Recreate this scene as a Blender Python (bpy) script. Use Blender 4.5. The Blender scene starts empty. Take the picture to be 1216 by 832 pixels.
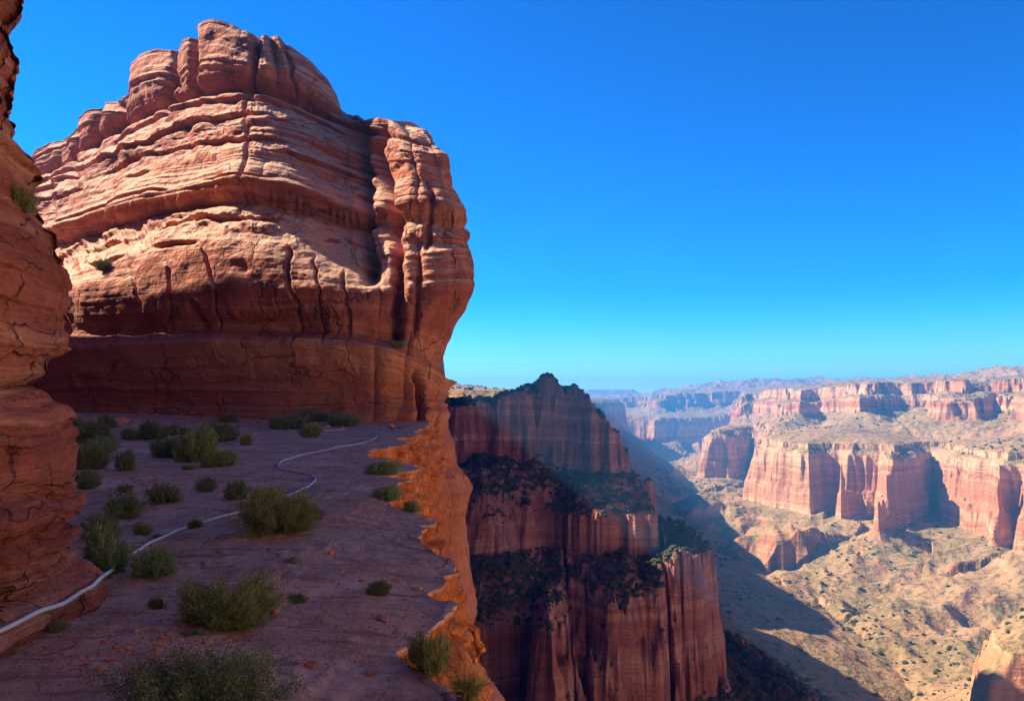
import bpy, math, random
import numpy as np
from math import radians as R

# ---------------------------------------------------------------- camera, sky, sun, exposure
SC = bpy.context.scene
COL = SC.collection
K = 954.0                 # focal length in pixels of the 1216 px wide photograph
PITCH = math.atan(62 / K)
CAMZ = 1.7
cam = bpy.data.cameras.new('camera')
cam.sensor_width = 36.0
cam.lens = K / 1216 * 36
cam.clip_start = 0.05
cam.clip_end = 20000
cam_o = bpy.data.objects.new('camera', cam)
cam_o.location = (0, 0, CAMZ)
cam_o.rotation_euler = (math.pi / 2 + PITCH, 0, 0)
COL.objects.link(cam_o)
SC.camera = cam_o

SUN_AZ = 70.5             # degrees left of the view direction
SUN_EL = 38.0
world = bpy.data.worlds.new('World')
SC.world = world
world.use_nodes = True
wn = world.node_tree
wn.nodes.clear()
sky = wn.nodes.new('ShaderNodeTexSky')
sky.sky_type = 'NISHITA'
sky.sun_disc = False
sky.sun_elevation = R(SUN_EL)
sky.sun_rotation = R(-SUN_AZ)
sky.altitude = 1800
sky.air_density = 1.0
sky.dust_density = 0.3
sky.ozone_density = 4.0
hs = wn.nodes.new('ShaderNodeHueSaturation')
hs.inputs['Saturation'].default_value = 1.6
hs.inputs['Hue'].default_value = 0.496
hs.inputs['Value'].default_value = 1.0
bg = wn.nodes.new('ShaderNodeBackground')
bg.inputs['Strength'].default_value = 0.040
wo = wn.nodes.new('ShaderNodeOutputWorld')
wn.links.new(sky.outputs[0], hs.inputs['Color'])
gm = wn.nodes.new('ShaderNodeGamma'); gm.inputs['Gamma'].default_value = 1.45
wn.links.new(hs.outputs[0], gm.inputs['Color'])
wn.links.new(gm.outputs[0], bg.inputs['Color'])
wn.links.new(bg.outputs[0], wo.inputs['Surface'])

sl = bpy.data.lights.new('sun', 'SUN')
sl.energy = 5.0
sl.angle = R(0.5)
sl.color = (1.0, 0.86, 0.68)
so = bpy.data.objects.new('sun', sl)
so.rotation_euler = (R(90 - SUN_EL), 0, R(SUN_AZ) + math.pi)   # a sun lamp shines along its -Z
COL.objects.link(so)
sd = (-math.sin(R(SUN_AZ)) * math.cos(R(SUN_EL)), math.cos(R(SUN_AZ)) * math.cos(R(SUN_EL)), math.sin(R(SUN_EL)))
from mathutils import Vector
so.rotation_euler = Vector(sd).to_track_quat('Z', 'Y').to_euler()

SC.view_settings.view_transform = 'Standard'
SC.view_settings.look = 'None'
SC.view_settings.exposure = 1.7
SC.view_settings.gamma = 1.0
SC.render.engine = 'CYCLES'
cy = SC.cycles
cy.use_denoising = True
cy.max_bounces = 6
cy.diffuse_bounces = 4
cy.glossy_bounces = 2
cy.transmission_bounces = 2
cy.volume_bounces = 0
cy.transparent_max_bounces = 4
cy.use_fast_gi = False
cy.sample_clamp_indirect = 6.0

Q = 1.0                   # mesh density factor

# ---------------------------------------------------------------- numpy noise
_rs = np.random.RandomState(7)
TAB = _rs.rand(65536).astype(np.float32) * 2 - 1
def _h(ix, iy, iz):
    return TAB[(ix * 73856093 ^ iy * 19349663 ^ iz * 83492791) & 65535]
def vn3(x, y, z):
    x = np.asarray(x, np.float32); y = np.asarray(y, np.float32); z = np.asarray(z, np.float32)
    x, y, z = np.broadcast_arrays(x, y, z)
    fx = np.floor(x); fy = np.floor(y); fz = np.floor(z)
    ix = fx.astype(np.int64); iy = fy.astype(np.int64); iz = fz.astype(np.int64)
    tx = x - fx; ty = y - fy; tz = z - fz
    tx = tx * tx * (3 - 2 * tx); ty = ty * ty * (3 - 2 * ty); tz = tz * tz * (3 - 2 * tz)
    def pl(k):
        a = _h(ix, iy, k); b = _h(ix + 1, iy, k); c = _h(ix, iy + 1, k); d = _h(ix + 1, iy + 1, k)
        e = a + (b - a) * tx; f = c + (d - c) * tx
        return e + (f - e) * ty
    p = pl(iz); q = pl(iz + 1)
    return p + (q - p) * tz
def vn2(x, y, s=0):
    x = np.asarray(x, np.float32); y = np.asarray(y, np.float32)
    x, y = np.broadcast_arrays(x, y)
    fx = np.floor(x); fy = np.floor(y)
    ix = fx.astype(np.int64); iy = fy.astype(np.int64)
    tx = x - fx; ty = y - fy
    tx = tx * tx * (3 - 2 * tx); ty = ty * ty * (3 - 2 * ty)
    a = _h(ix, iy, s); b = _h(ix + 1, iy, s); c = _h(ix, iy + 1, s); d = _h(ix + 1, iy + 1, s)
    e = a + (b - a) * tx; f = c + (d - c) * tx
    return e + (f - e) * ty
def fbm3(x, y, z, o=4, g=0.5):
    t = 0; a = 1; n = 0
    for i in range(o):
        t = t + a * vn3(x * 2**i + 17.3 * i, y * 2**i + 5.1 * i, z * 2**i + 9.7 * i); n += a; a *= g
    return t / n
def fbm2(x, y, o=4, g=0.5, s=0):
    t = 0; a = 1; n = 0
    for i in range(o):
        t = t + a * vn2(x * 2.03**i + 17.3 * i, y * 2.03**i + 5.1 * i, s + i); n += a; a *= g
    return t / n
def ridge2(x, y, o=3, g=0.5, s=0):
    t = 0; a = 1; n = 0
    for i in range(o):
        t = t + a * (1 - 2.2 * np.abs(vn2(x * 2.03**i + 7.3 * i, y * 2.03**i + 3.1 * i, s + i))); n += a; a *= g
    return t / n
def sstep(a, b, x):
    t = np.clip((x - a) / (b - a), 0, 1)
    return t * t * (3 - 2 * t)

def W(px, py, d):
    """photograph pixel + forward distance -> world point"""
    u = (np.asarray(px, float) - 608) / K; v = (416 - np.asarray(py, float)) / K
    cp, sp = math.cos(PITCH), math.sin(PITCH)
    t = d / (cp - v * sp)
    return u * t, d + 0 * t, CAMZ + t * (sp + v * cp)

# ---------------------------------------------------------------- materials
def mat(name):
    m = bpy.data.materials.new(name)
    m.use_nodes = True
    nt = m.node_tree
    b = nt.nodes['Principled BSDF']
    b.inputs['Roughness'].default_value = 0.9
    b.inputs['Specular IOR Level'].default_value = 0.15
    return m, nt, b
class NT:
    def __init__(s, nt): s.nt = nt
    def n(s, t, **kw):
        o = s.nt.nodes.new('ShaderNode' + t)
        for k, v in kw.items():
            setattr(o, k, v)
        return o
    def lk(s, a, b): s.nt.links.new(a, b)
    def math(s, op, a, b=None, c=None, clamp=False):
        o = s.n('Math', operation=op); o.use_clamp = clamp
        for i, v in enumerate((a, b, c)):
            if v is None: continue
            if isinstance(v, (int, float)): o.inputs[i].default_value = v
            else: s.lk(v, o.inputs[i])
        return o.outputs[0]
    def mix(s, f, a, b, bt='MIX'):
        o = s.n('Mix', data_type='RGBA', blend_type=bt)
        for i, v in ((0, f), (6, a), (7, b)):
            if isinstance(v, (int, float)): o.inputs[i].default_value = v
            elif isinstance(v, tuple): o.inputs[i].default_value = (*v, 1)
            else: s.lk(v, o.inputs[i])
        return o.outputs[2]
    def noise(s, vec, scale, detail=4, rough=0.55, dim='3D'):
        o = s.n('TexNoise', noise_dimensions=dim)
        o.inputs['Scale'].default_value = scale; o.inputs['Detail'].default_value = detail; o.inputs['Roughness'].default_value = rough
        if vec is not None: s.lk(vec, o.inputs['Vector'])
        return o.outputs['Fac']
    def ramp(s, f, stops, interp='LINEAR'):
        o = s.n('ValToRGB'); o.color_ramp.interpolation = interp
        el = o.color_ramp.elements
        while len(el) < len(stops): el.new(0.5)
        for e, (p, c) in zip(el, stops):
            e.position = p; e.color = (*c, 1) if isinstance(c, tuple) else (c, c, c, 1)
        s.lk(f, o.inputs[0]); return o.outputs[0]
    def vecscale(s, vec, x, y, z):
        o = s.n('Mapping'); o.inputs['Scale'].default_value = (x, y, z); s.lk(vec, o.inputs[0]); return o.outputs[0]

def rock_mat(name, unit, palette, strat_attr=False, streak=0.5, veg=None, pale=None, bump=0.6, band=1.0, fine=1.0, crack=0.0):
    """unit = metres per strata repeat of the ramp noise; palette = list of (pos, rgb)"""
    m, nt, b = mat(name); N = NT(nt)
    geo = N.n('NewGeometry'); pos = geo.outputs['Position']
    sx = N.n('SeparateXYZ'); N.lk(pos, sx.inputs[0])
    if strat_attr:
        at = N.n('Attribute', attribute_name='strat'); zz = at.outputs['Fac']
    else: zz = sx.outputs['Z']
    warp = N.noise(pos, 0.35 / unit, 3)
    z1 = N.math('MULTIPLY_ADD', warp, unit * 0.7, zz)
    cb = N.n('CombineXYZ'); N.lk(N.math('MULTIPLY', z1, 1.0), cb.inputs['Z'])
    N.lk(N.math('MULTIPLY', sx.outputs['X'], 0.02), cb.inputs['X']); N.lk(N.math('MULTIPLY', sx.outputs['Y'], 0.02), cb.inputs['Y'])
    bandn = N.noise(cb.outputs[0], 1.0 / unit, 5, 0.65)
    col = N.ramp(bandn, palette)
    # fine beds
    bed = N.noise(N.vecscale(cb.outputs[0], 1, 1, 1), 7.0 / unit, 3, 0.6)
    bedc = N.ramp(bed, [(0.3, 0.78), (0.5, 1.0), (0.68, 1.12)])
    col = N.mix(0.75 * band, col, bedc, 'MULTIPLY')
    # blotches
    bl = N.noise(pos, 1.1 / unit, 5, 0.6)
    col = N.mix(0.55, col, N.ramp(bl, [(0.3, (0.62, 0.58, 0.6)), (0.55, (1, 1, 1)), (0.72, (1.25, 1.12, 1.0))]), 'MULTIPLY')
    # desert varnish streaks running down the faces
    st = N.noise(N.vecscale(pos, 1, 1, 0.09), 2.2 / unit * 1.5, 4, 0.6)
    sm = N.ramp(st, [(0.48, 0.0), (0.62, 1.0)])
    nz = N.n('SeparateXYZ'); N.lk(geo.outputs['Normal'], nz.inputs[0])
    upf = nz.outputs['Z']
    steep = N.math('SUBTRACT', 1.0, N.math('ABSOLUTE', upf), clamp=True)
    smf = N.math('MULTIPLY', sm, N.math('MULTIPLY', steep, streak))
    col = N.mix(smf, col, (0.12, 0.055, 0.05))
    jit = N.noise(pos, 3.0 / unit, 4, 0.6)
    if pale:  # sunlit look of up-facing slopes put into the colour
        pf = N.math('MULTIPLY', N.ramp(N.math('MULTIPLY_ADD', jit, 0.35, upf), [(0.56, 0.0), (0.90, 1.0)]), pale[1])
        if strat_attr:
            pf = N.math('MULTIPLY', pf, N.ramp(N.math('MULTIPLY', zz, 0.05), [(0.40, 0.0), (0.50, 1.0)]))
            tanb = N.ramp(N.math('MULTIPLY', z1, 0.05), [(0.235, 0.0), (0.27, 1.0), (0.33, 1.0), (0.36, 0.0)])
            col = N.mix(N.math('MULTIPLY', tanb, 0.55), col, (0.62, 0.32, 0.17))
            basal = N.ramp(N.math('MULTIPLY', zz, 0.05), [(0.30, 1.0), (0.36, 0.0)])
            col = N.mix(N.math('MULTIPLY', basal, 0.45), col, (0.60, 0.24, 0.14))
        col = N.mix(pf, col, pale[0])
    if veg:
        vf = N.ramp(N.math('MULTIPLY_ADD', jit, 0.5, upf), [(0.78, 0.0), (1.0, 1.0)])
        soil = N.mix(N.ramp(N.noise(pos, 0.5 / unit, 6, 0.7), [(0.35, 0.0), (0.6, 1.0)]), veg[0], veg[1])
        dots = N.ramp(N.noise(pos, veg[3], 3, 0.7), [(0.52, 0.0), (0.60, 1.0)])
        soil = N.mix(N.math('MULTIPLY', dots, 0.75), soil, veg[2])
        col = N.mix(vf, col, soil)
    ck = None
    if crack:
        vc = N.n('TexVoronoi', feature='DISTANCE_TO_EDGE'); vc.inputs['Scale'].default_value = crack
        nv = N.n('TexNoise'); nv.inputs['Scale'].default_value = crack * 2.2; nv.inputs['Detail'].default_value = 5; N.lk(pos, nv.inputs['Vector'])
        nvs = N.n('VectorMath', operation='SCALE'); nvs.inputs['Scale'].default_value = 0.6 / crack; N.lk(nv.outputs['Color'], nvs.inputs[0])
        wv = N.n('VectorMath', operation='ADD'); N.lk(N.vecscale(pos, 1.0, 1.0, 1.8 if crack > 1 else 0.45), wv.inputs[0]); N.lk(nvs.outputs[0], wv.inputs[1]); N.lk(wv.outputs[0], vc.inputs['Vector'])
        ck = N.math('MULTIPLY', N.ramp(vc.outputs['Distance'], [(0.0, 1.0), (0.022, 0.0)]), N.ramp(N.noise(pos, crack * 0.8, 3), [(0.46, 0.0), (0.54, 1.0)]))
        col = N.mix(N.math('MULTIPLY', ck, 0.75 if crack > 1 else 0.4), col, (0.10, 0.035, 0.025))
    N.lk(col, b.inputs['Base Color'])
    # relief
    h1 = N.noise(pos, 2.0 / unit, 8, 0.62)
    h2 = N.noise(N.vecscale(cb.outputs[0], 4, 4, 1), 9.0 / unit, 5, 0.6)
    h3 = N.noise(N.vecscale(pos, 1, 1, 0.25), 4.0 / unit, 5, 0.6)
    hh = N.math('ADD', N.math('MULTIPLY', h1, 1.0), N.math('ADD', N.math('MULTIPLY', h2, 0.55 * fine), N.math('MULTIPLY', h3, 0.5)))
    if ck: hh = N.math('SUBTRACT', hh, N.math('MULTIPLY', ck, 0.8))
    bp = N.n('Bump'); bp.inputs['Strength'].default_value = bump; bp.inputs['Distance'].default_value = unit * 0.28
    N.lk(hh, bp.inputs['Height']); N.lk(bp.outputs[0], b.inputs['Normal'])
    return m

RED = [(0.30, (0.30, 0.075, 0.042)), (0.42, (0.38, 0.105, 0.058)), (0.49, (0.42, 0.125, 0.070)), (0.54, (0.50, 0.20, 0.11)), (0.59, (0.40, 0.11, 0.06)), (0.72, (0.32, 0.08, 0.045))]
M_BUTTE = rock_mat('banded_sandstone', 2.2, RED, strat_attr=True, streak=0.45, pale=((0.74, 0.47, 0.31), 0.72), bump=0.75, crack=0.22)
M_NEAR = rock_mat('near_sandstone', 0.6, [(0.3, (0.24, 0.065, 0.045)), (0.42, (0.34, 0.10, 0.068)), (0.5, (0.38, 0.125, 0.085)), (0.54, (0.50, 0.23, 0.16)), (0.58, (0.34, 0.10, 0.068)), (0.7, (0.26, 0.07, 0.048))], strat_attr=False, streak=0.3, bump=0.9, fine=1.6, crack=1.3)
CANY = [(0.30, (0.33, 0.11, 0.05)), (0.42, (0.44, 0.17, 0.075)), (0.5, (0.49, 0.22, 0.10)), (0.56, (0.58, 0.33, 0.17)), (0.62, (0.44, 0.175, 0.075)), (0.75, (0.33, 0.11, 0.05))]
M_CANYON = rock_mat('canyon_sandstone', 14.0, CANY, streak=0.35, bump=0.55,
                    veg=((0.40, 0.215, 0.105), (0.24, 0.165, 0.07), (0.08, 0.08, 0.035), 0.35))
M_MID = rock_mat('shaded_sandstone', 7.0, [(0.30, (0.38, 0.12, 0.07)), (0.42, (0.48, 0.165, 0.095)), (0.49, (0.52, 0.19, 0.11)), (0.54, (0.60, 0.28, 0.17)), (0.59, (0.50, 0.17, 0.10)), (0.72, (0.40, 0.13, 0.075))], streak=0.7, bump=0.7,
                 veg=((0.20, 0.085, 0.05), (0.11, 0.075, 0.035), (0.03, 0.038, 0.018), 0.9))  # bench soil darkened to stand in for deep shadow

M_BOUNCE = rock_mat('bounce_wall_rock', 14.0, [(0.3, (0.66, 0.46, 0.34)), (0.5, (0.76, 0.58, 0.45)), (0.56, (0.80, 0.66, 0.54)), (0.7, (0.68, 0.48, 0.36))], streak=0.1, bump=0.5)  # picked pale so the added wall throws more light back
def ground_mat():
    m, nt, b = mat('trodden_red_earth'); N = NT(nt)
    geo = N.n('NewGeometry'); pos = geo.outputs['Position']
    at = N.n('Attribute', attribute_name='wall'); w = at.outputs['Fac']
    n1 = N.noise(pos, 0.5, 6, 0.6)
    earth = N.ramp(n1, [(0.3, (0.54, 0.27, 0.19)), (0.5, (0.66, 0.37, 0.27)), (0.7, (0.76, 0.48, 0.37))])
    n2 = N.noise(pos, 9, 6, 0.7)
    earth = N.mix(0.6, earth, N.ramp(n2, [(0.35, 0.6), (0.55, 1.0), (0.7, 1.25)]), 'MULTIPLY')
    vo = N.n('TexVoronoi'); vo.inputs['Scale'].default_value = 38; N.lk(pos, vo.inputs['Vector'])
    gm = N.ramp(N.noise(pos, 1.3, 4), [(0.5, 0.0), (0.62, 1.0)])
    grit = N.ramp(vo.outputs['Distance'], [(0.12, 1.0), (0.3, 0.0)])
    earth = N.mix(N.math('MULTIPLY', grit, N.math('MULTIPLY', gm, 0.6)), earth, (0.60, 0.28, 0.19))
    vc = N.n('TexVoronoi', feature='DISTANCE_TO_EDGE'); vc.inputs['Scale'].default_value = 0.8
    wv = N.n('VectorMath', operation='ADD'); N.lk(N.vecscale(pos, 1.0, 0.45, 1), wv.inputs[0])
    nv = N.n('TexNoise'); nv.inputs['Scale'].default_value = 1.8; nv.inputs['Detail'].default_value = 5; N.lk(pos, nv.inputs['Vector'])
    nvs = N.n('VectorMath', operation='SCALE'); nvs.inputs['Scale'].default_value = 0.7; N.lk(nv.outputs['Color'], nvs.inputs[0]); N.lk(nvs.outputs[0], wv.inputs[1])
    N.lk(wv.outputs[0], vc.inputs['Vector'])
    crk = N.math('MULTIPLY', N.ramp(vc.outputs['Distance'], [(0.0, 1.0), (0.018, 0.0)]), N.ramp(N.noise(pos, 0.7, 3), [(0.48, 0.0), (0.56, 1.0)]))
    earth = N.mix(N.math('MULTIPLY', crk, 0.85), earth, (0.16, 0.07, 0.05))
    earth = N.mix(N.ramp(N.noise(N.vecscale(pos, 1, 0.35, 1), 2.6, 6, 0.7), [(0.52, 0.0), (0.64, 0.55)]), earth, (0.36, 0.13, 0.085))
    mp = N.n('Mapping'); mp.inputs['Rotation'].default_value = (0, 0, 0.5); mp.inputs['Scale'].default_value = (0.5, 3.2, 1); N.lk(pos, mp.inputs[0])
    stk = N.noise(mp.outputs[0], 1.6, 7, 0.68)
    earth = N.mix(0.7, earth, N.ramp(stk, [(0.34, (0.42, 0.34, 0.36)), (0.46, (0.95, 0.95, 0.95)), (0.62, (1.12, 1.1, 1.12))]), 'MULTIPLY')
    # rock face; warm bounce glow is put into its orange
    n3 = N.noise(pos, 1.4, 6, 0.65)
    face = N.ramp(n3, [(0.3, (0.26, 0.065, 0.025)), (0.5, (0.56, 0.165, 0.05)), (0.68, (0.74, 0.29, 0.10))])
    n4 = N.noise(pos, 7, 5, 0.7)
    face = N.mix(0.7, face, N.ramp(n4, [(0.36, (0.25, 0.16, 0.14)), (0.5, (1, 1, 1))]), 'MULTIPLY')
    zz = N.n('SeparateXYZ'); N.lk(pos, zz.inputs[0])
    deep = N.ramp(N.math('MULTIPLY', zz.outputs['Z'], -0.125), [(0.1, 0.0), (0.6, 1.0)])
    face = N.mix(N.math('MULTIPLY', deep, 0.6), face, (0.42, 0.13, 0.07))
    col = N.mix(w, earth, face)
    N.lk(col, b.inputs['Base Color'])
    h = N.math('ADD', N.math('ADD', N.noise(pos, 6, 8, 0.65), N.math('MULTIPLY', stk, 0.9)), N.math('MULTIPLY', N.noise(pos, 40, 4, 0.6), 0.25))
    h = N.math('SUBTRACT', h, N.math('MULTIPLY', N.math('MULTIPLY', grit, gm), -0.35))
    h = N.math('SUBTRACT', h, N.math('MULTIPLY', crk, 0.5))
    h = N.math('ADD', h, N.math('MULTIPLY', N.ramp(N.noise(N.vecscale(pos, 1, 0.35, 1), 2.6, 6, 0.7), [(0.5, 0.0), (0.54, 1.0)]), 0.35))
    bp = N.n('Bump'); bp.inputs['Strength'].default_value = 0.9; bp.inputs['Distance'].default_value = 0.09
    N.lk(h, bp.inputs['Height']); N.lk(bp.outputs[0], b.inputs['Normal'])
    return m
M_GROUND = ground_mat()

def simple_mat(name, c1, c2, scale, rough=0.8, objvar=0.0):
    m, nt, b = mat(name); N = NT(nt)
    tc = N.n('TexCoord')
    f = N.noise(tc.outputs['Object'], scale, 3)
    col = N.mix(N.ramp(f, [(0.35, 0.0), (0.65, 1.0)]), c1, c2)
    if objvar:
        oi = N.n('ObjectInfo')
        h = N.n('HueSaturation'); N.lk(col, h.inputs['Color'])
        N.lk(N.math('MULTIPLY_ADD', oi.outputs['Random'], objvar, 1 - objvar / 2), h.inputs['Value'])
        N.lk(N.math('MULTIPLY_ADD', oi.outputs['Random'], 0.05, 0.475), h.inputs['Hue'])
        col = h.outputs[0]
    N.lk(col, b.inputs['Base Color']); b.inputs['Roughness'].default_value = rough
    return m

# ---------------------------------------------------------------- mesh helpers
def mesh_from(name, V, F, material, attrs=None, smooth=True):
    """V (n,3), F (m,4) or (m,3)"""
    me = bpy.data.meshes.new(name)
    V = np.ascontiguousarray(V, np.float32); F = np.ascontiguousarray(F, np.int32)
    k = F.shape[1]
    me.vertices.add(len(V)); me.vertices.foreach_set('co', V.ravel())
    me.loops.add(F.size); me.loops.foreach_set('vertex_index', F.ravel())
    me.polygons.add(len(F))
    me.polygons.foreach_set('loop_start', np.arange(0, F.size, k, dtype=np.int32))
    me.polygons.foreach_set('use_smooth', np.full(len(F), smooth))
    me.update(calc_edges=True)
    for an, av in (attrs or {}).items():
        a = me.attributes.new(an, 'FLOAT', 'POINT'); a.data.foreach_set('value', np.ascontiguousarray(av, np.float32).ravel())
    me.materials.append(material)
    return me
def grid_faces(nu, nv, flip=False):
    i, j = np.meshgrid(np.arange(nu - 1), np.arange(nv - 1), indexing='ij')
    a = i * nv + j; b = a + 1; c = a + nv + 1; d = a + nv
    F = np.stack([a, b, c, d] if flip else [a, d, c, b], -1).reshape(-1, 4)
    return F
def link(name, me, parent=None, loc=None):
    o = bpy.data.objects.new(name, me); COL.objects.link(o)
    if parent: o.parent = parent
    if loc is not None: o.location = loc
    return o
def tag(o, label=None, cat=None, group=None, kind=None):
    if label: o['label'] = label
    if cat: o['category'] = cat
    if group: o['group'] = group
    if kind: o['kind'] = kind
    return o

# ---------------------------------------------------------------- signed distance to a closed outline
def sdist(px, py, poly, arc=False):
    P = np.asarray(poly, np.float32); n = len(P)
    S = np.zeros(px.shape, np.float32); s0 = 0.0
    d2 = np.full(px.shape, 1e12, np.float32); ins = np.zeros(px.shape, bool)
    for i in range(n):
        a = P[i]; b = P[(i + 1) % n]; e = b - a
        wx = px - a[0]; wy = py - a[1]
        t = np.clip((wx * e[0] + wy * e[1]) / float(e @ e), 0, 1)
        dx = wx - e[0] * t; dy = wy - e[1] * t
        dd = dx * dx + dy * dy
        if arc:
            le = float(np.hypot(*e)); S = np.where(dd < d2, s0 + t * le, S); s0 += le
        d2 = np.minimum(d2, dd)
        if a[1] != b[1]:
            c = ((a[1] <= py) != (b[1] <= py)) & (px < (b[0] - a[0]) * (py - a[1]) / (b[1] - a[1]) + a[0])
            ins ^= c
    d = np.sqrt(d2)
    return (np.where(ins, d, -d), S) if arc else np.where(ins, d, -d)
def P(px, d): return ((px - 608) / K * d, d)

# ---------------------------------------------------------------- canyon terrain
FLOOR = -105.0
R2 = [P(887, 560), P(925, 520), P(958, 478), P(968, 486), P(982, 500), P(984, 462), P(1000, 458), P(1012, 480), P(1038, 484), P(1031, 428), P(1040, 421), P(1072, 455), P(1104, 520),
      P(1118, 480), P(1134, 440), P(1150, 415), P(1180, 385), P(1200, 392), P(1215, 365), P(1260, 350), (330, 300), (420, 180), (600, 60), (3000, 0), (3000, 5600),
      (-200, 5600), (-100, 2600), P(700, 1700), P(722, 1420), P(770, 1380), P(776, 1300), P(790, 1320), P(880, 1380), P(885, 1150), P(865, 1000), P(858, 880), P(838, 790), P(835, 735), P(862, 730), P(880, 760), P(893, 800), P(905, 690), P(903, 620)]
R1 = [P(862, 1020), P(872, 940), P(885, 960), P(915, 860), P(925, 800), P(932, 750), P(948, 730), P(975, 760), P(1005, 710), P(1020, 640), P(1055, 690), P(1100, 680), P(1118, 600), P(1148, 560), P(1180, 600), P(1216, 525), P(1300, 480), (700, 400), (3000, 300), (3000, 5600),
      (-200, 5600), (0, 2600), P(690, 1800), P(723, 1540), P(730, 1560), P(778, 1530), P(781, 1440), P(790, 1470), P(866, 1500), P(885, 1300)]
R3 = [(-900, 260), (-120, 300), (-10, 320), (22, 340), (32, 380), (26, 430), (42, 500), (60, 560), (56, 640), (76, 720), (96, 860), (106, 980), (132, 1100), (180, 1250), (120, 1500), (-900, 1500)]

def prof(d, pts):
    xs, zs = zip(*pts)
    return np.interp(d, xs, zs).astype(np.float32)

def canyon_h(x, y):
    n1 = fbm2(x / 60, y / 60, 4, 0.5, 3)
    rr = ridge2(x / 26, y / 26, 4, 0.55, 9)
    n2 = fbm2(x / 9, y / 9, 3, 0.55, 21)
    d2, s2 = sdist(x, y, R2, True); n3 = fbm2(x / 30 + 9, y / 30, 4, 0.55, 15); d2 = d2 + n1 * 12 + rr * 4.6 + n2 * 2.6 + 3.0 * np.abs(n3); dU = d2 - 5.5 - 9 * np.maximum(0, n3) + 3.0 * ridge2(x / 13, y / 13, 3, 0.6, 17)
    # talus ribs radiate below the cliffs
    tal = 0.75 * ridge2(s2 / 34 + n1 * 0.7, d2 / 120, 3, 0.5, 33) + 0.35 * ridge2(x / 40, y / 60, 4, 0.55, 35)
    lowd = np.minimum(d2, 0)
    z = prof(d2, [(-400, FLOOR), (-170, FLOOR), (-105, -99), (-50, -86), (-14, -71), (0, -65), (2.0, -52), (3.5, -50), (5.2, -39), (8, -38), (60, -36), (1000, -36)])
    z = z + prof(dU, [(-1, 0), (0, 1.5), (1.5, 8), (3, 9), (5, 10.5), (7, 11), (8, 14), (20, 16.5), (50, 19), (160, 27), (400, 34), (1000, 36)])
    z = z + np.where(d2 < 0, np.clip(-lowd / 30, 0, 1) * (tal * 21 * np.clip(1 + lowd / 260, 0.15, 1)), fbm2(x / 40, y / 40, 4, 0.5, 41) * 3 * sstep(4, 30, d2))
    # small ledge of rock in the talus
    led = d2 + 70 + 16 * n1 + rr * 6
    z = z + 9 * sstep(0, 2.5, led) * sstep(70, 20, led) * sstep(-0.1, 0.25, fbm2(x / 70, y / 70, 2, 0.5, 77))
    d1 = sdist(x, y, R1) + n1 * 20 + rr * 7 + n2 * 2.2 + 16 * n3; dV = d1 - 12 - 26 * np.maximum(0, n3 + 0.4 * n1)
    rise = np.interp(np.arctan2(x, y), [0.0, 0.10, 0.17, 0.20, 0.25, 0.325, 0.4, 0.56, 0.9], [-32, -34, -34, -22, -8, -3, -8, -24, -24]) * sstep(700, 1300, y) + np.interp(np.arctan2(x, y), [0.25, 0.4, 0.48, 0.57], [-4, -8, -16, -24]) * sstep(1300, 700, y)
    t1 = prof(d1, [(-60, 0), (-30, 4), (0, 14), (3, 26), (6, 27.5), (14, 30), (200, 30), (1200, 30)]) + prof(dV, [(-1, 0), (0, 1), (3, 12), (30, 16), (150, 24), (320, 28), (520, 30), (1200, 32)])
    hills = sstep(40, 320, d1) * (ridge2(x / 210, y / 210, 5, 0.6, 55) * 30 - 6)
    z = z + np.where(d1 > -60, t1 - 20 * sstep(-60, -30, d1) * 0.15 + rise * sstep(0, 60, d1) * 0.9, 0) * 0.86 + hills
    z = z + np.where(d1 > 0, fbm2(x / 18, y / 18, 3, 0.5, 5) * 1.2, 0)
    # left rim of the canyon, behind the nearer butte
    d3 = sdist(x, y, R3) + n1 * 10 + rr * 4 + n2 * 1.5
    z3 = prof(d3, [(-190, FLOOR), (-130, -96), (-60, -74), (-8, -48), (0, -40), (5, -4), (9, 2), (20, 7), (70, 9), (200, 14), (400, 22)]) + sstep(20, 160, d3) * (fbm2(x / 120, y / 120, 4, 0.5, 60) * 14)
    z = np.maximum(z, z3)
    # far flat-topped mesa on the horizon
    dm = sdist(x, y, [(236, 2700), (425, 2700), (470, 3200), (180, 3200)]) + n1 * 14
    z = np.maximum(z, prof(dm, [(-1500, -140), (-160, -30), (0, 34), (18, 46), (300, 49)]))
    # outcrop low in the right corner
    do = sdist(x, y, [P(1160, 262), P(1140, 236), P(1160, 214), P(1230, 206), (240, 190), (330, 240), (300, 290), P(1216, 285)]) + n2 * 3 + rr * 3.5 + n1 * 4
    z = np.maximum(z, prof(do, [(-60, FLOOR), (-22, -96), (0, -86), (3, -72), (5, -70), (8, -64), (16, -60), (40, -54), (70, -50)]) + np.where(do > 3, n2 * 1.5, 0))
    return z

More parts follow.
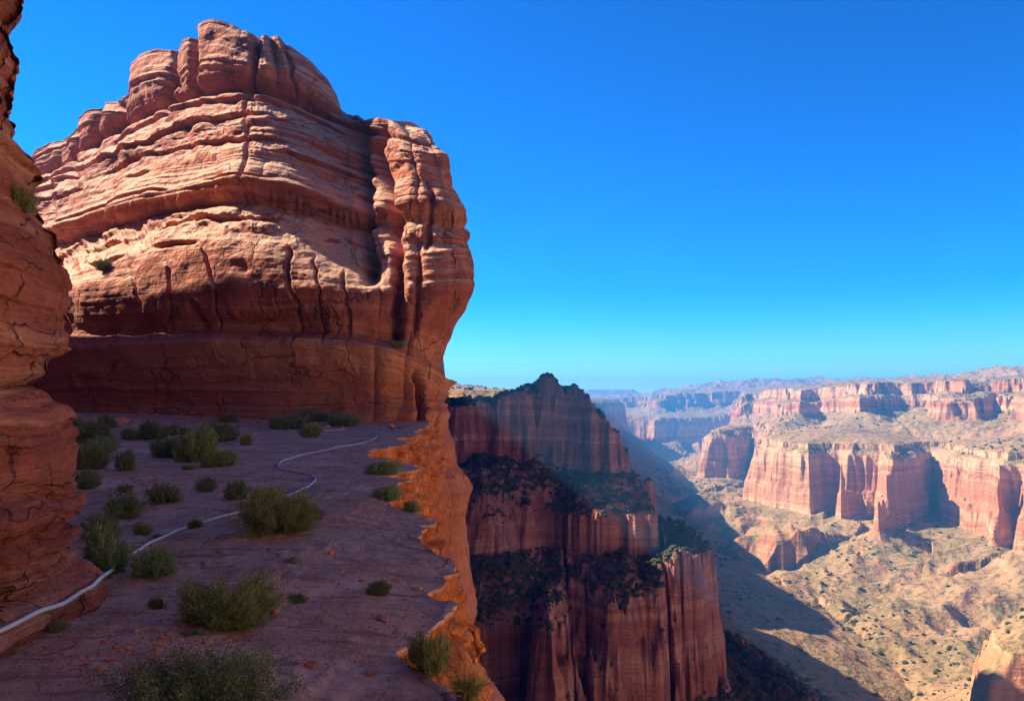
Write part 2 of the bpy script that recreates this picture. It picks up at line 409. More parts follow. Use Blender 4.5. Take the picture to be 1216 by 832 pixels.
ML = [(-120, 205), (-60, 200), (-30, 196), (-12, 193), (-2, 205), (2, 199), (4, 170), (9, 166), (14, 186), (16, 196), (20, 184), (25.5, 181), (30, 190), (36, 186), (38, 190), (42, 198), (48, 201), (53, 207), (56, 219), (56, 238), (46, 266), (20, 300), (-120, 330)]
MB = [(-120, 214), (-40, 212), (-17, 212), (-13, 206), (-7, 204), (-3, 206), (2, 214), (9, 219), (16, 219), (24, 221), (30, 223), (36, 228), (39, 236), (36, 262), (20, 300), (-120, 330)]
MT = [(-120, 238), (-20, 235), (-14, 234), (-6, 236), (0, 235), (4, 233), (7, 236), (11, 233), (15, 232), (19, 228), (23, 224), (28, 225), (33, 230), (38, 238), (35, 262), (20, 300), (-120, 330)]
MBLOCK = [(-120, 120), (-45, 114), (-27, 132), (-29, 160), (-33, 196), (-34, 240), (-120, 244)]  # unseen mass added behind the butte to keep sun off the ridge
def mid_h(x, y):
    n1 = fbm2(x / 14, y / 14, 4, 0.5, 103)
    rr = ridge2(x / 7.5, y / 9.5, 4, 0.6, 109)
    n2 = fbm2(x / 2.6, y / 2.6, 3, 0.55, 121)
    ff = n1 * 3.0 + rr * 2.4 + n2 * 0.9 + 1.6 * np.abs(vn2(x / 4.5, y / 9, 141))
    slot = np.abs(vn2(x / 8.0 + 0.15 * n2, y / 34, 171))
    dl = sdist(x, y, ML) - 4.0 * sstep(0.11, 0.0, slot) * sstep(1, 5, x) + ff + 0.9 * np.tanh(2.5 * vn2(x / 5.5, y / 14, 145)) + 0.9 * (1 - 2.5 * np.abs(vn2(x / 3.2, y / 8, 147)))
    z = prof(dl, [(-170, FLOOR - 60), (-75, -106), (-55, -98), (-30, -88), (-10, -78), (0, -70), (1.5, -60), (3.2, -52), (4.6, -46), (6.0, -44), (9, -42), (14, -39), (24, -34), (60, -28)])
    zs = prof(dl, [(-1000, -900), (-90, -106), (-30, -88), (0, -66), (14, -50), (26, -38), (60, -28)]) + rr * 1.8
    z = z + (zs - z) * sstep(4, -3, x + n1 * 3)
    lift = sstep(30, 42, x)
    zf = prof(dl, [(-1000, -900), (0, -70), (1.5, -60), (3.2, -50), (4.4, -40), (5.4, -37), (8, -35.5), (60, -33)])
    z = np.where(dl > 0, z + (zf - z) * lift, z)
    z = z + np.where(dl < 0, rr * 2.2 * sstep(0, -20, dl), n2 * 0.7 * sstep(5, 9, dl))
    # second small cliff in the talus on the right
    z = z + sstep(40, 70, x) * 8 * sstep(-28, -26.5, dl + n1 * 4) * sstep(0, -20, dl)
    dblock = sdist(x, y, MBLOCK) + n1 * 2
    z = np.maximum(z, prof(dblock, [(-40, -400), (-14, -80), (0, -60), (4, 20), (14, 32), (40, 34)]))
    db = sdist(x, y, MB) + ff * 0.85
    bv = 3.0 * fbm2(x / 9, y / 9, 2, 0.5, 161)
    zb = prof(db, [(-30, -60), (-14, -45), (0, -36.5), (1.2, -31), (2.4, -27), (3.4, -25), (6, -22), (14, -16), (40, -12)]) + bv * sstep(1, 4, db)
    z = np.where(db > -18, np.maximum(z, zb + n2 * 0.3), z)
    dt = sdist(x, y, MT) + ff * 0.8 + 1.2 * np.tanh(3 * vn2(x / 3.1, y / 8, 143))
    jag = np.tanh(2.5 * vn2(x / 2.6, y / 6.0, 131)) * 1.3 + vn2(x / 1.1, y / 3, 132) * 0.9
    crest = np.interp(x + n2 * 0.6, [-120, -60, -31, -28, -24, -6, -2, 2, 5, 8, 9, 12, 13.5, 15.5, 17, 19, 21.5, 23, 24.5, 26.5, 28, 30, 31.5, 33, 35, 36.5, 39, 42], [88, 86, 58, 38, 2, 2, 3.6, 4.6, 5.6, 6.2, 9.2, 9.4, 7.6, 3.2, 4.6, 5.4, 4.8, 0.6, -0.6, -2, -7, -8, -13, -14.5, -20, -24, -31, -36]) + jag  # left end raised out of sight behind the butte to shade the ridge
    zt = prof(dt, [(-30, -40), (-3, -19), (0, -17.5), (1.0, -10), (2.2, -3), (3.2, 3), (5, 9), (9, 12), (14, 60), (60, 92)])
    zt = np.minimum(zt, crest)
    z = np.maximum(z, np.where(dt > -14, zt, -999))
    z = np.minimum(z, np.where(db > 0, np.maximum(crest, -32), 999))
    # free-standing pillar beside the shoulder
    dp = 2.5 - np.hypot(x - 39.2, (y - 233) * 0.8) + n2 * 0.4
    z = np.maximum(z, prof(dp, [(-60, -400), (-6, -60), (-1.5, -34), (0, -31), (0.6, -24), (1.5, -20.6), (3, -19.6)]))
    return z

def terrain_mesh(name, hf, az, r0, r1, nf, rows, material, relief):
    """dense sheet; rows packed where the profile is steep"""
    rf = np.exp(np.linspace(math.log(r0), math.log(r1), nf)).astype(np.float32)
    A, RR = np.meshgrid(az.astype(np.float32), rf, indexing='ij')
    Hc = hf(RR * np.sin(A), RR * np.cos(A))
    dz = np.abs(np.diff(Hc, axis=1)); dr = np.diff(RR, axis=1)
    rm = 0.5 * (RR[:, 1:] + RR[:, :-1])
    w = (dr / rm) * 1.1 + np.minimum(dz, 30) / rm * relief
    # smooth the packing between neighbouring columns
    for _ in range(30):
        w[1:-1] = (w[:-2] + w[1:-1] * 2 + w[2:]) / 4
    cw = np.concatenate([np.zeros((len(az), 1)), np.cumsum(w, 1)], 1)
    out = np.empty((len(az), rows), np.float32); t = np.linspace(0, 1, rows)
    for i in range(len(az)):
        out[i] = np.interp(t * cw[i, -1], cw[i], rf)
    for _ in range(40):
        out[1:-1] = (out[:-2] + out[1:-1] * 2 + out[2:]) / 4
    A2 = np.repeat(az[:, None], rows, 1)
    X = out * np.sin(A2); Y = out * np.cos(A2)
    Z = hf(X.astype(np.float32), Y.astype(np.float32))
    V = np.stack([X, Y, Z], -1).reshape(-1, 3)
    return mesh_from(name, V, grid_faces(len(az), rows), material), (az, rows, V)

def azs(pxs, counts):
    out = []
    for (a, b), c in zip(zip(pxs[:-1], pxs[1:]), counts):
        out.append(np.arctan((np.linspace(a, b, int(c * Q) + 1)[:-1] - 608) / K))
    return np.concatenate(out + [[math.atan((pxs[-1] - 608) / K)]])
def canyon_all(x, y):
    # sinks below the nearer butte, which is a body of its own
    return canyon_h(x, y)
me, TERR = terrain_mesh('terrain', canyon_all, azs([-1400, 500, 700, 1225, 2600], [100, 120, 1050, 180]), 150, 3600, 1500, int(850 * Q), M_CANYON, 1.0)
terr = link('terrain', me)
tag(terr, 'far canyon of banded red cliffs, benches and sunlit talus below the horizon', None, kind='structure')
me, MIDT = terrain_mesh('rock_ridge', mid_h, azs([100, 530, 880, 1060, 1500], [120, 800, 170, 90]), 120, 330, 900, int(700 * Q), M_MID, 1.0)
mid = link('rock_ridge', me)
tag(mid, 'shaded red fluted rock ridge with dark scrub on its benches, across the gorge', 'rock ridge')

# ---------------------------------------------------------------- the great butte
LV = {  # level : (px list, y list, d list) -- stations run from the hidden left rear round the front to the right rear
 'px': [
  [-260,-150, 0, 90,180,270,350,430,480,515,538,520],
  [-260,-150, 0, 90,180,270,350,430,480,515,537,520],
  [-260,-150, 0, 90,180,270,350,430,480,512,533,518],
  [-260,-150, 0, 78,180,270,350,430,480,517,540,520],
  [-260,-150, 0, 80,180,270,350,430,482,512,528,515],
  [-260,-150, 0, 80,165,255,345,430,490,535,555,520],
  [-260,-150, 0, 85,170,250,340,425,485,530,546,520],
  [-260,-150, 0, 75,150,265,345,425,485,530,547,520],
  [-260,-150, 0, 72,150,265,345,425,485,528,542,520],
  [-260,-150, 0, 70,150,270,350,425,485,520,531,515],
  [-260,-150, 0, 65,155,280,350,420,480,515,526,510],
  [-260,-150, 0, 60,160,270,340,405,475,508,518,505],
  [-260,-150, 0, 54,152,270,340,400,470,504,514,500],
  [-260,-150, 0, 52,150,270,330,396,465,500,506,495]],
 'y': [
  [495,496,498,500,502,503,505,506,507,508,508,508],
  [485,486,486,487,488,488,488,488,488,488,488,488],
  [470,470,470,470,470,470,470,472,474,476,478,478],
  [418,415,412,408,404,402,404,410,422,436,452,452],
  [411,407,403,399,395,393,395,400,412,426,442,442],
  [380,372,365,360,352,345,345,350,350,350,350,350],
  [365,352,340,330,308,290,292,318,305,300,300,300],
  [325,310,300,290,268,240,248,275,265,268,272,272],
  [300,290,280,268,244,214,222,250,240,243,250,250],
  [285,275,262,250,215,185,195,225,210,215,220,220],
  [265,255,240,225,180,148,158,190,185,190,190,190],
  [245,235,220,205,140,104,118,150,165,172,172,172],
  [222,215,205,195,105, 72, 85,128,156,162,163,163],
  [205,200,195,184, 75, 28, 48,110,150,154,157,157]],
 'd': [
  [114,99,79,70.2,65.7,62.2,60.5,60.0,60.4,61.9,66,92],
  [115,100,80,71.4,66.9,63.4,61.6,61.0,61.2,62.2,66,92],
  [116,101,81,71.9,67.4,63.9,62.1,61.5,61.6,62.5,66,92],
  [115,100,80,71.0,66.5,63.0,61.2,60.6,61.0,62.5,66,92],
  [116,101,81,72.0,67.4,63.9,62.1,61.5,61.9,63.2,67,92],
  [117,102,82,73.0,67.7,64.0,62.2,62.0,62.6,63.7,67,92],
  [120,105,87,77.0,71.0,66.0,65.0,65.5,64.5,65.0,68,92],
  [128,113,97,88.0,79.0,69.5,69.5,71.0,66.5,66.5,69,92],
  [127,112,96,87.0,78.0,68.6,68.6,70.0,65.9,66.0,68.6,92],
  [129,115,99,90.0,81.0,71.0,71.0,72.5,66.8,67.2,69.6,92],
  [132,118,102,95.0,85.0,74.0,74.0,75.0,68.0,68.5,70.5,92],
  [135,121,108,102.,89.0,78.0,77.5,78.0,69.5,69.5,71.5,92],
  [135,121,109,104.,89.0,77.4,77.0,78.0,70.5,70.3,72.5,92],
  [137,123,111,106.,91.0,79.5,79.5,80.5,72.5,72.0,74.5,92]]}
CREST = ([-300,0,45,60,80,100,125,140,152,165,185,200,208,222,236,240,252,265,285,300,308,316,330,350,372,388,396,402,415,425,436,450,465,480,500,520],
         [222,205,186,172,160,140,124,118, 78, 66, 58, 56, 62, 50, 46, 30, 27, 27, 34, 40, 47, 42, 46, 62, 78, 94, 112,130,140,139,147,141,144,152,154,160])

def cr_interp(T, n):
    """Catmull-Rom resample of a 2D table along axis 0 and 1 (monotone enough with tension)"""
    def one(A, m, ax):
        A = np.moveaxis(A, ax, 0); k = A.shape[0]
        t = np.linspace(0, k - 1, m); i = np.clip(np.floor(t).astype(int), 0, k - 2); f = t - i
        p0 = A[np.clip(i - 1, 0, k - 1)]; p1 = A[i]; p2 = A[i + 1]; p3 = A[np.clip(i + 2, 0, k - 1)]
        f = f.reshape(-1, *([1] * (A.ndim - 1)))
        c = 0.35
        m1 = c * (p2 - p0); m2 = c * (p3 - p1)
        r = (2*f**3 - 3*f**2 + 1)*p1 + (f**3 - 2*f**2 + f)*m1 + (-2*f**3 + 3*f**2)*p2 + (f**3 - f**2)*m2
        return np.moveaxis(r, 0, ax)
    return one(one(T, n[0], 0), n[1], 1)

def gline(px, y, pts, width):
    """0..1 weight of a crack that follows points (y, px)"""
    ys = [p[0] for p in pts]; xs = [p[1] for p in pts]
    c = np.interp(y, ys, xs)
    fade = sstep(ys[0] - 12, ys[0] + 6, y) * sstep(ys[-1] + 14, ys[-1] - 6, y)
    return np.exp(-((px - c) / width) ** 2) * fade

def build_butte():
    nl, ns = int(1000 * Q), int(1250 * Q)
    pxT = np.array(LV['px'], float); yT = np.array(LV['y'], float); dT = np.array(LV['d'], float)
    L = np.linspace(0, pxT.shape[0] - 1, nl)
    px = cr_interp(pxT, (nl, ns)); yy = cr_interp(yT, (nl, ns)); dd = cr_interp(dT, (nl, ns))
    gk = np.exp(-(np.arange(-90, 91) / (38.0 * Q)) ** 2); gk /= gk.sum()
    def soft(A):
        P_ = np.pad(A, ((0, 0), (90, 90)), 'edge'); out = np.zeros_like(A)
        for q in range(181): out += gk[q] * P_[:, q:q + A.shape[1]]
        return out
    px0, yy0, dd0 = px, yy, dd
    wgt = sstep(505, 470, px0)                     # the outer right corner keeps its traced outline
    px = px0 + (soft(px0) - px0) * wgt; yy = yy0 + (soft(yy0) - yy0) * wgt; dd = dd0 + (soft(dd0) - dd0) * wgt
    Lg = np.repeat(L[:, None], ns, 1)
    # traced skyline
    cr = np.interp(px[-1], *CREST); 
    f = sstep(11, 13, Lg)
    base11 = yy
    yy = yy + (cr - yy[-1])[None, :] * f
    X, Y, Z = W(px, yy, dd)
    # outward direction in plan
    def grad(a, ax): return np.gradient(a, axis=ax)
    tx = grad(X, 1); ty = grad(Y, 1)
    k = 25
    nrm = np.hypot(tx, ty) + 1e-6
    ox = ty / nrm; oy = -tx / nrm
    # strata coordinate in metres, following the tiers
    zl = np.array([0, 1.2, 2.4, 6.4, 6.9, 10.5, 14.4, 18.6, 20.4, 23.2, 26.4, 31, 34, 37.5])
    strat = np.interp(Lg, np.arange(14), zl)
    strat = strat + 0.25 * vn3(X / 9, Y / 9, strat / 5)
    su = (np.cumsum(nrm, 1))             # arc length along the wall
    su = su.mean(0)[None, :] + 0 * su
    D = np.zeros_like(X)
    # broad swells
    D += 0.9 * fbm3(X / 9, Y / 9, Z / 7, 3)
    D += 0.28 * fbm3(X / 2.2, Y / 2.2, Z / 1.6, 4)
    # bedding ledges: hard and soft layers
    warp = 0.35 * vn3(X / 6, Y / 6, Z / 6)
    s2 = strat + warp
    bed = 0.45 * np.tanh(2.2 * vn2(s2 / 1.1, su / 40, 200)) + 0.26 * np.tanh(2.5 * vn2(s2 / 0.42, su / 25, 201)) + 0.09 * np.tanh(2.5 * vn2(s2 / 0.17, su / 12, 202)) + 0.05 * vn2(s2 / 0.08, su / 8, 203)
    amp = np.interp(Lg, [0, 2, 3, 3.4, 4.2, 5, 6, 7, 8, 9, 10, 11, 12, 13], [0.45, 0.6, 0.6, 0.55, 0.3, 0.12, 0.18, 0.35, 0.4, 0.45, 0.45, 0.4, 0.32, 0.3])
    amp = amp * (0.65 + 0.5 * vn3(X / 5, Y / 5, Z / 3))
    amp = amp * (1 - 0.6 * sstep(425, 470, px) * sstep(6, 7, Lg))
    D += bed * amp
    # undercut below the main wall and bulge of it
    D += -0.7 * np.exp(-((Lg - 4.25) / 0.22) ** 2) * (0.6 + 0.6 * vn2(su / 3.2, 0.0, 7))
    D += 0.5 * np.exp(-((Lg - 5.6) / 0.7) ** 2)
    D += -0.15 * np.exp(-((Lg - 2.3) / 0.35) ** 2) + 0.35 * np.exp(-((Lg - 2.85) / 0.12) ** 2)
    # arched spalls at the foot of the wall
    arch = np.maximum(0, vn2(su / 2.4, 3.0, 11))
    D += -0.9 * arch * sstep(4.0, 4.15, Lg) * sstep(4.75, 4.45, Lg - arch * 0.35)
    # ribbed, crenulated band
    rib = np.abs(vn2(su / 0.55, s2 / 6, 31)) * 1.6 - 0.6
    D += 0.55 * rib * np.exp(-((Lg - 7.45) / 0.28) ** 2)
    D += 0.45 * np.exp(-((Lg - 7.95) / 0.35) ** 2)
    colm = 1 - 0.75 * sstep(425, 460, px)
    D += -0.6 * colm * np.exp(-((Lg - 7.12) / 0.16) ** 2)
    rib2 = np.abs(vn2(su / 0.7, s2 / 5, 33)) * 1.6 - 0.6
    D += 0.35 * rib2 * np.exp(-((Lg - 11.15) / 0.2) ** 2)
    D += -0.8 * colm * np.exp(-((Lg - 11.05) / 0.14) ** 2)
    D += 0.55 * (1 - colm) * (np.clip(np.abs(vn2(su / 2.6, Lg * 0.12, 58)) * 2.6, 0, 1) ** 0.6 - 0.6)
    # runnels on the slopes
    slope = np.exp(-((Lg - 6.6) / 0.45) ** 2) + 0.8 * np.exp(-((Lg - 10.2) / 0.9) ** 2)
    run = ridge2(su / 2.1 + 0.8 * warp, Lg * 0.5, 4, 0.55, 41)
    D += 0.42 * run * slope
    # scalloped overhangs: thin partings that cut the slopes into shingled sheets
    for lc, am, sd in [(6.25, .5, 21), (6.6, .6, 22), (8.45, .45, 23), (9.4, .6, 24), (9.75, .5, 25), (10.3, .7, 26), (10.65, .45, 27), (12.3, .35, 28)]:
        lcc = lc + 0.16 * vn2(su / 7, 1.0, sd) + 0.04 * vn2(su / 1.3, 1.0, sd)
        on = sstep(-0.35, 0.25, vn2(su / 6.5, 2.0, sd + 300)) * (1 - 0.85 * sstep(415, 445, px))
        e = (Lg - lcc)
        D += 0.75 * am * on * (sstep(-0.10, 0.0, e) * np.exp(-np.maximum(e, 0) / 0.22) - 1.1 * np.exp(-((e + 0.07) / 0.05) ** 2))
    D += (0.32 * fbm3(X / 1.1, Y / 1.1, Z / 0.8, 4) + 0.35 * np.tanh(3 * vn3(X / 2.4, Y / 2.4, Z / 1.2))) * (np.exp(-((Lg - 6.7) / 0.45) ** 2) + 0.6 * np.exp(-((Lg - 10) / 1.0) ** 2))
    # rounded blocks between joints in tiers
    def lobes(size, seed, squash=0.15):
        c = np.abs(vn2(su / size, Lg * squash, seed) )
        return np.clip(c * 2.4, 0, 1) ** 0.6 - 0.6
    D += 0.9 * colm * lobes(5.0, 51) * sstep(11.1, 11.6, Lg)
    D += 0.45 * lobes(4.0, 52) * np.exp(-((Lg - 8.6) / 0.5) ** 2)
    D += 0.9 * lobes(4.5, 53) * sstep(150, 40, px) * sstep(6.8, 8.2, Lg)
    # traced joints
    for pts, wd, am in [
        ([(304, 247), (345, 255), (392, 256)], 1.6, 0.45), ([(300, 346), (335, 343), (360, 350), (395, 346)], 2.4, 0.5), ([(312, 374), (345, 381), (372, 377), (400, 381)], 1.6, 0.35), ([(330, 408), (390, 414)], 2.0, 0.35), ([(320, 205), (385, 199)], 1.8, 0.35), ([(318, 160), (380, 166)], 1.5, 0.3),
        ([(150, 424), (200, 430), (260, 434), (330, 440)], 7.0, 2.6), ([(150, 452), (190, 446), (260, 468), (330, 474), (400, 472)], 5.5, 2.0),
        ([(40, 306), (80, 302), (110, 298)], 4.0, 1.6), ([(60, 205), (130, 200)], 4.0, 1.2), ([(46, 236), (105, 232)], 3.5, 1.1), ([(60, 340), (112, 352)], 2.5, 0.6), 
        ([(75, 150), (150, 140)], 4.0, 1.5), ([(115, 122), (170, 112)], 4.0, 1.4), ([(150, 90), (215, 86)], 4.0, 1.4), ([(110, 292), (250, 286)], 2.2, 0.5),
        ([(232, 512), (290, 508)], 3.0, 0.7), ([(300, 498), (390, 494)], 2.5, 0.5), ([(445, 496), (520, 505)], 4.0, 1.2)]:
        g = gline(px + 2.5 * vn2(yy / 9, pts[0][1] * 0.1, 61), yy, pts, wd)
        D -= am * g
    # pull skyline notches in
    V = np.stack([X + ox * D, Y + oy * D, Z + 0.12 * D], -1)
    Z2 = V[..., 2] + 0.3 * lobes(3.0, 71) * sstep(12, 13, Lg)
    V[..., 2] = Z2
    # lower flank: drops into the gorge on the right, with buttresses
    nb = int(520 * Q)
    zb = -0.3 - (np.linspace(0, 1, nb) ** 1.25)[::-1][:, None] * 99.7          # from deep to the foot
    foot = V[0]; fo = np.stack([ox[0], oy[0]], -1)
    # smooth the directions
    yimg = 478 - (zb - CAMZ) / 62.0 * K
    prof_x = np.interp(yimg, [508, 530, 545, 560, 590, 640, 690, 730, 750, 800, 900, 1500], [0.0, 0.2, 0.05, 0.45, 1.5, 1.35, 1.5, 2.2, 1.6, 2.0, 4, 30])
    uu = su[0][None, :]
    but = prof_x * (1 + 0.0 * uu)
    Xb = foot[None, :, 0] + fo[None, :, 0] * but; Yb = foot[None, :, 1] + fo[None, :, 1] * but; Zb = zb + 0 * Xb
    blend = sstep(-0.3, -3.0, Zb)
    bigrib = np.clip(np.abs(vn2(uu / 3.0 + Zb / 26, Zb / 60, 81)) * 2.4, 0, 1) ** 0.7 - 0.5
    Db = blend * (0.9 * bigrib + 0.35 * fbm3(Xb / 3, Yb / 3, Zb / 6, 4)) + 0.4 * vn2((Zb + 0.5 * vn3(Xb / 4, Yb / 4, Zb / 4)) / 0.9, uu / 20, 91) * (0.4 + 0.6 * np.exp(-((Zb + 5) / 3) ** 2))
    Db = Db * sstep(-0.3, -0.8, Zb) + D[0][None, :] * sstep(-0.8, -0.3, Zb)
    Vb = np.stack([foot[None, :, 0] + fo[None, :, 0] * (but + Db - D[0][None, :] * sstep(-0.8, -0.3, Zb)) , foot[None, :, 1] + fo[None, :, 1] * (but + Db - D[0][None, :] * sstep(-0.8, -0.3, Zb)), Zb], -1)
    # top closing rows
    top = V[-1]; rows = []
    cx, cyy = -24, 98
    for t, dz in ((0.1, 0.25), (0.3, 0.2), (0.65, -0.5), (1.0, -1.0)):
        rr = top.copy(); tgtx = np.where(px[-1] > 410, -14, cx) ; tgty = np.where(px[-1] > 410, 86, cyy)
        tgtx = np.where(px[-1] < 60, top[:, 0] * 0.9, tgtx); tgty = np.where(px[-1] < 60, 140, tgty)
        rr[:, 0] = top[:, 0] * (1 - t) + tgtx * t; rr[:, 1] = top[:, 1] * (1 - t) + tgty * t; rr[:, 2] += dz
        rows.append(rr[None])
    VV = np.concatenate([Vb[:-1], V] + rows, 0)
    SS = np.concatenate([Zb[:-1], strat, np.repeat(strat[-1:], 4, 0)], 0)
    n0, n1 = VV.shape[:2]
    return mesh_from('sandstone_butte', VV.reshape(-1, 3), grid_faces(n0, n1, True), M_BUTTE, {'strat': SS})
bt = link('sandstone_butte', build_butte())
tag(bt, 'towering banded red sandstone butte with bulbous capstones, sunlit on its left slopes', 'butte')

# ---------------------------------------------------------------- plateau with its broken rim
EDGE = [(3.4, -9), (2.6, 0), (1.4, 2.2), (.62, 3.1), (.16, 4.2), (-.20, 4.95), (-.36, 5.15), (-.62, 5.6), (-.83, 6.07), (-.72, 6.4), (-.60, 6.8), (-.50, 7.15), (-.60, 7.4), (-.90, 7.75), (-.76, 8.3), (-.62, 9.1), (-.80, 9.7), (-1.36, 10.7),
        (-1.38, 12), (-1.22, 13.2), (-1.5, 13.9), (-2.25, 14.9), (-2.35, 16.7), (-1.95, 18.4), (-3.0, 19.6), (-2.75, 21.0), (-2.43, 22.3), (-3.2, 23.6), (-5.2, 27.5), (-4.9, 30), (-4.0, 34.5), (-5.6, 38), (-5.6, 42), (-5.2, 47), (-6.3, 50), (-5.9, 55), (-6.1, 59), (-6.4, 66), (-8, 80)]
_e = np.array(EDGE); _k = np.arange(len(_e)); _t = np.linspace(0, len(_e) - 1, 2400)
_ex = np.interp(_t, _k, _e[:, 0]); _ey = np.interp(_t, _k, _e[:, 1])
_g = np.exp(-(np.arange(-60, 61) / 26.0) ** 2); _g /= _g.sum()
EX = np.convolve(np.pad(_ex, 60, 'edge'), _g, 'valid'); EY = np.convolve(np.pad(_ey, 60, 'edge'), _g, 'valid')
def gz(x, y):
    """height of the plateau surface"""
    x = np.asarray(x, float); y = np.asarray(y, float)
    ex = np.interp(y, EY, EX)
    near = np.clip(1 - (ex - x) / 1.2, 0, 1)
    calm = np.interp(y, [12, 24], [1.0, 0.35])
    z = calm * 0.09 * fbm2(x / 2.3, y / 2.3, 4, 0.5, 301) + 0.012 * fbm2(x / 0.25, y / 0.25, 3, 0.5, 311)
    z = z + 0.10 * fbm2(x / 9, y / 9, 2, 0.5, 321)
    # flat rock slabs near the rim step down in thin sheets
    st = vn2(x / 0.9 + 0.4 * vn2(x / 3, y / 3, 330), y / 1.6, 331) * 1.6
    z = z + calm * 0.05 * (np.floor(st * 2) / 2 + sstep(0.8, 1.0, (st * 2) % 1.0) * 0.5) * sstep(4.0, 1.0, ex - x)
    z = z - 0.05 * near ** 2
    z = z + 0.010 * sstep(-4, -30, x) * (-4 - x) * 1.0                     # rises gently to the left
    z = z + 0.5 * np.clip((y - 52) / 12, 0, 1) ** 2
    return z
def build_ground():
    ny = int(1300 * Q)
    t = np.linspace(0, 1, ny)
    ys = np.concatenate([np.linspace(-9, 2.4, 60)[:-1], np.exp(np.linspace(math.log(2.4), math.log(84), ny))])
    ny = len(ys)
    exs = np.interp(ys, EY, EX)
    jag = 0.07 * vn2(ys / 0.42, 0.0, 401) + 0.03 * vn2(ys / 0.13, 0.0, 402) + 0.012 * vn2(ys / 0.04, 0.0, 404) + 0.10 * vn2(ys / 1.1, 0, 403) * np.clip(ys / 10, 0.3, 2)
    jag = jag + 0.10 * np.tanh(4 * vn2(ys / 0.5, 5.0, 405)) * np.clip(ys / 9, 0.35, 2.5) * 0.6
    exs = exs + jag
    nx = int(470 * Q); nw = int(300 * Q)
    s = np.linspace(1, 0, nx) ** 2.0
    width = np.maximum(8, 60 + 0 * ys)
    Xp = exs[:, None] - s[None, :] * (width[:, None])
    Yp = ys[:, None] + 0 * Xp
    Zp = gz(Xp, Yp)
    # wall below the lip
    wz = (np.linspace(0, 1, nw)[1:] ** 2.2) * 100
    depth = wz[None, :] + 0 * ys[:, None]
    ztop = Zp[:, -1][:, None]
    dx = np.gradient(exs, ys); nn = np.hypot(1, dx); nxx = 1 / nn; nyy = -dx / nn
    nyy = np.clip(nyy, -0.75, 0.75)
    Zw = ztop - depth
    yy = ys[:, None] + 0 * Zw; xx = exs[:, None] + 0 * Zw
    sc = np.clip(ys / 8, 0.7, 3)[:, None]
    off = -0.05 * sstep(0.03, 0.12, depth) + 0.10 * sstep(0.2, 2.0, depth) * sc + 0.45 * sstep(2, 12, depth) + 3 * sstep(20, 100, depth)
    off = off + sstep(0.02, 0.25, depth) * (0.05 * fbm3(xx / .22, yy / .22, Zw / .2, 4) + 0.09 * fbm3(xx / .9, yy / .9, Zw / .7, 3) + 0.03 * np.abs(vn3(xx / .12, yy / .12, Zw / .1)))
    off = off + sstep(0.05, 0.4, depth) * (0.06 * np.tanh(4 * vn2(Zw / 0.13, yy / 2.5, 411)) + 0.02 * np.tanh(3 * vn2(Zw / 0.05, yy / 1.2, 412)))
    off = off + sstep(0.05, 0.3, depth) * 0.07 * np.tanh(3 * vn2(yy / 0.45, Zw / 0.5, 413))
    ks = np.clip(ys / 8, 0.6, 2.2)[:, None]
    for dd_, am_, sd_ in [(0.16, 0.07, 421), (0.34, 0.10, 422), (0.62, 0.12, 423), (1.0, 0.14, 424)]:
        off = off + am_ * ks * sstep(dd_ * ks, (dd_ + 0.03) * ks, depth) * np.clip(0.4 + 1.3 * vn2(yy / 0.7, 0.0, sd_), 0, 1.4)
    off = off + sstep(2, 8, depth) * 0.7 * fbm3(xx / 3, yy / 3, Zw / 6, 3)
    off = off * sstep(0.0, 0.03, depth)
    Xw = xx + nxx[:, None] * off; Yw = yy + nyy[:, None] * off * 0.5
    V = np.stack([np.concatenate([Xp, Xw], 1), np.concatenate([Yp, Yw], 1), np.concatenate([Zp, Zw], 1)], -1)
    wl = np.concatenate([np.zeros_like(Xp), sstep(0.0, 0.07, depth)], 1)
    return mesh_from('ground', V.reshape(-1, 3), grid_faces(V.shape[0], V.shape[1], True), M_GROUND, {'wall': wl})
gr = link('ground', build_ground())
tag(gr, 'shaded reddish earth and slab rock shelf ending in a broken orange rim', None, kind='structure')

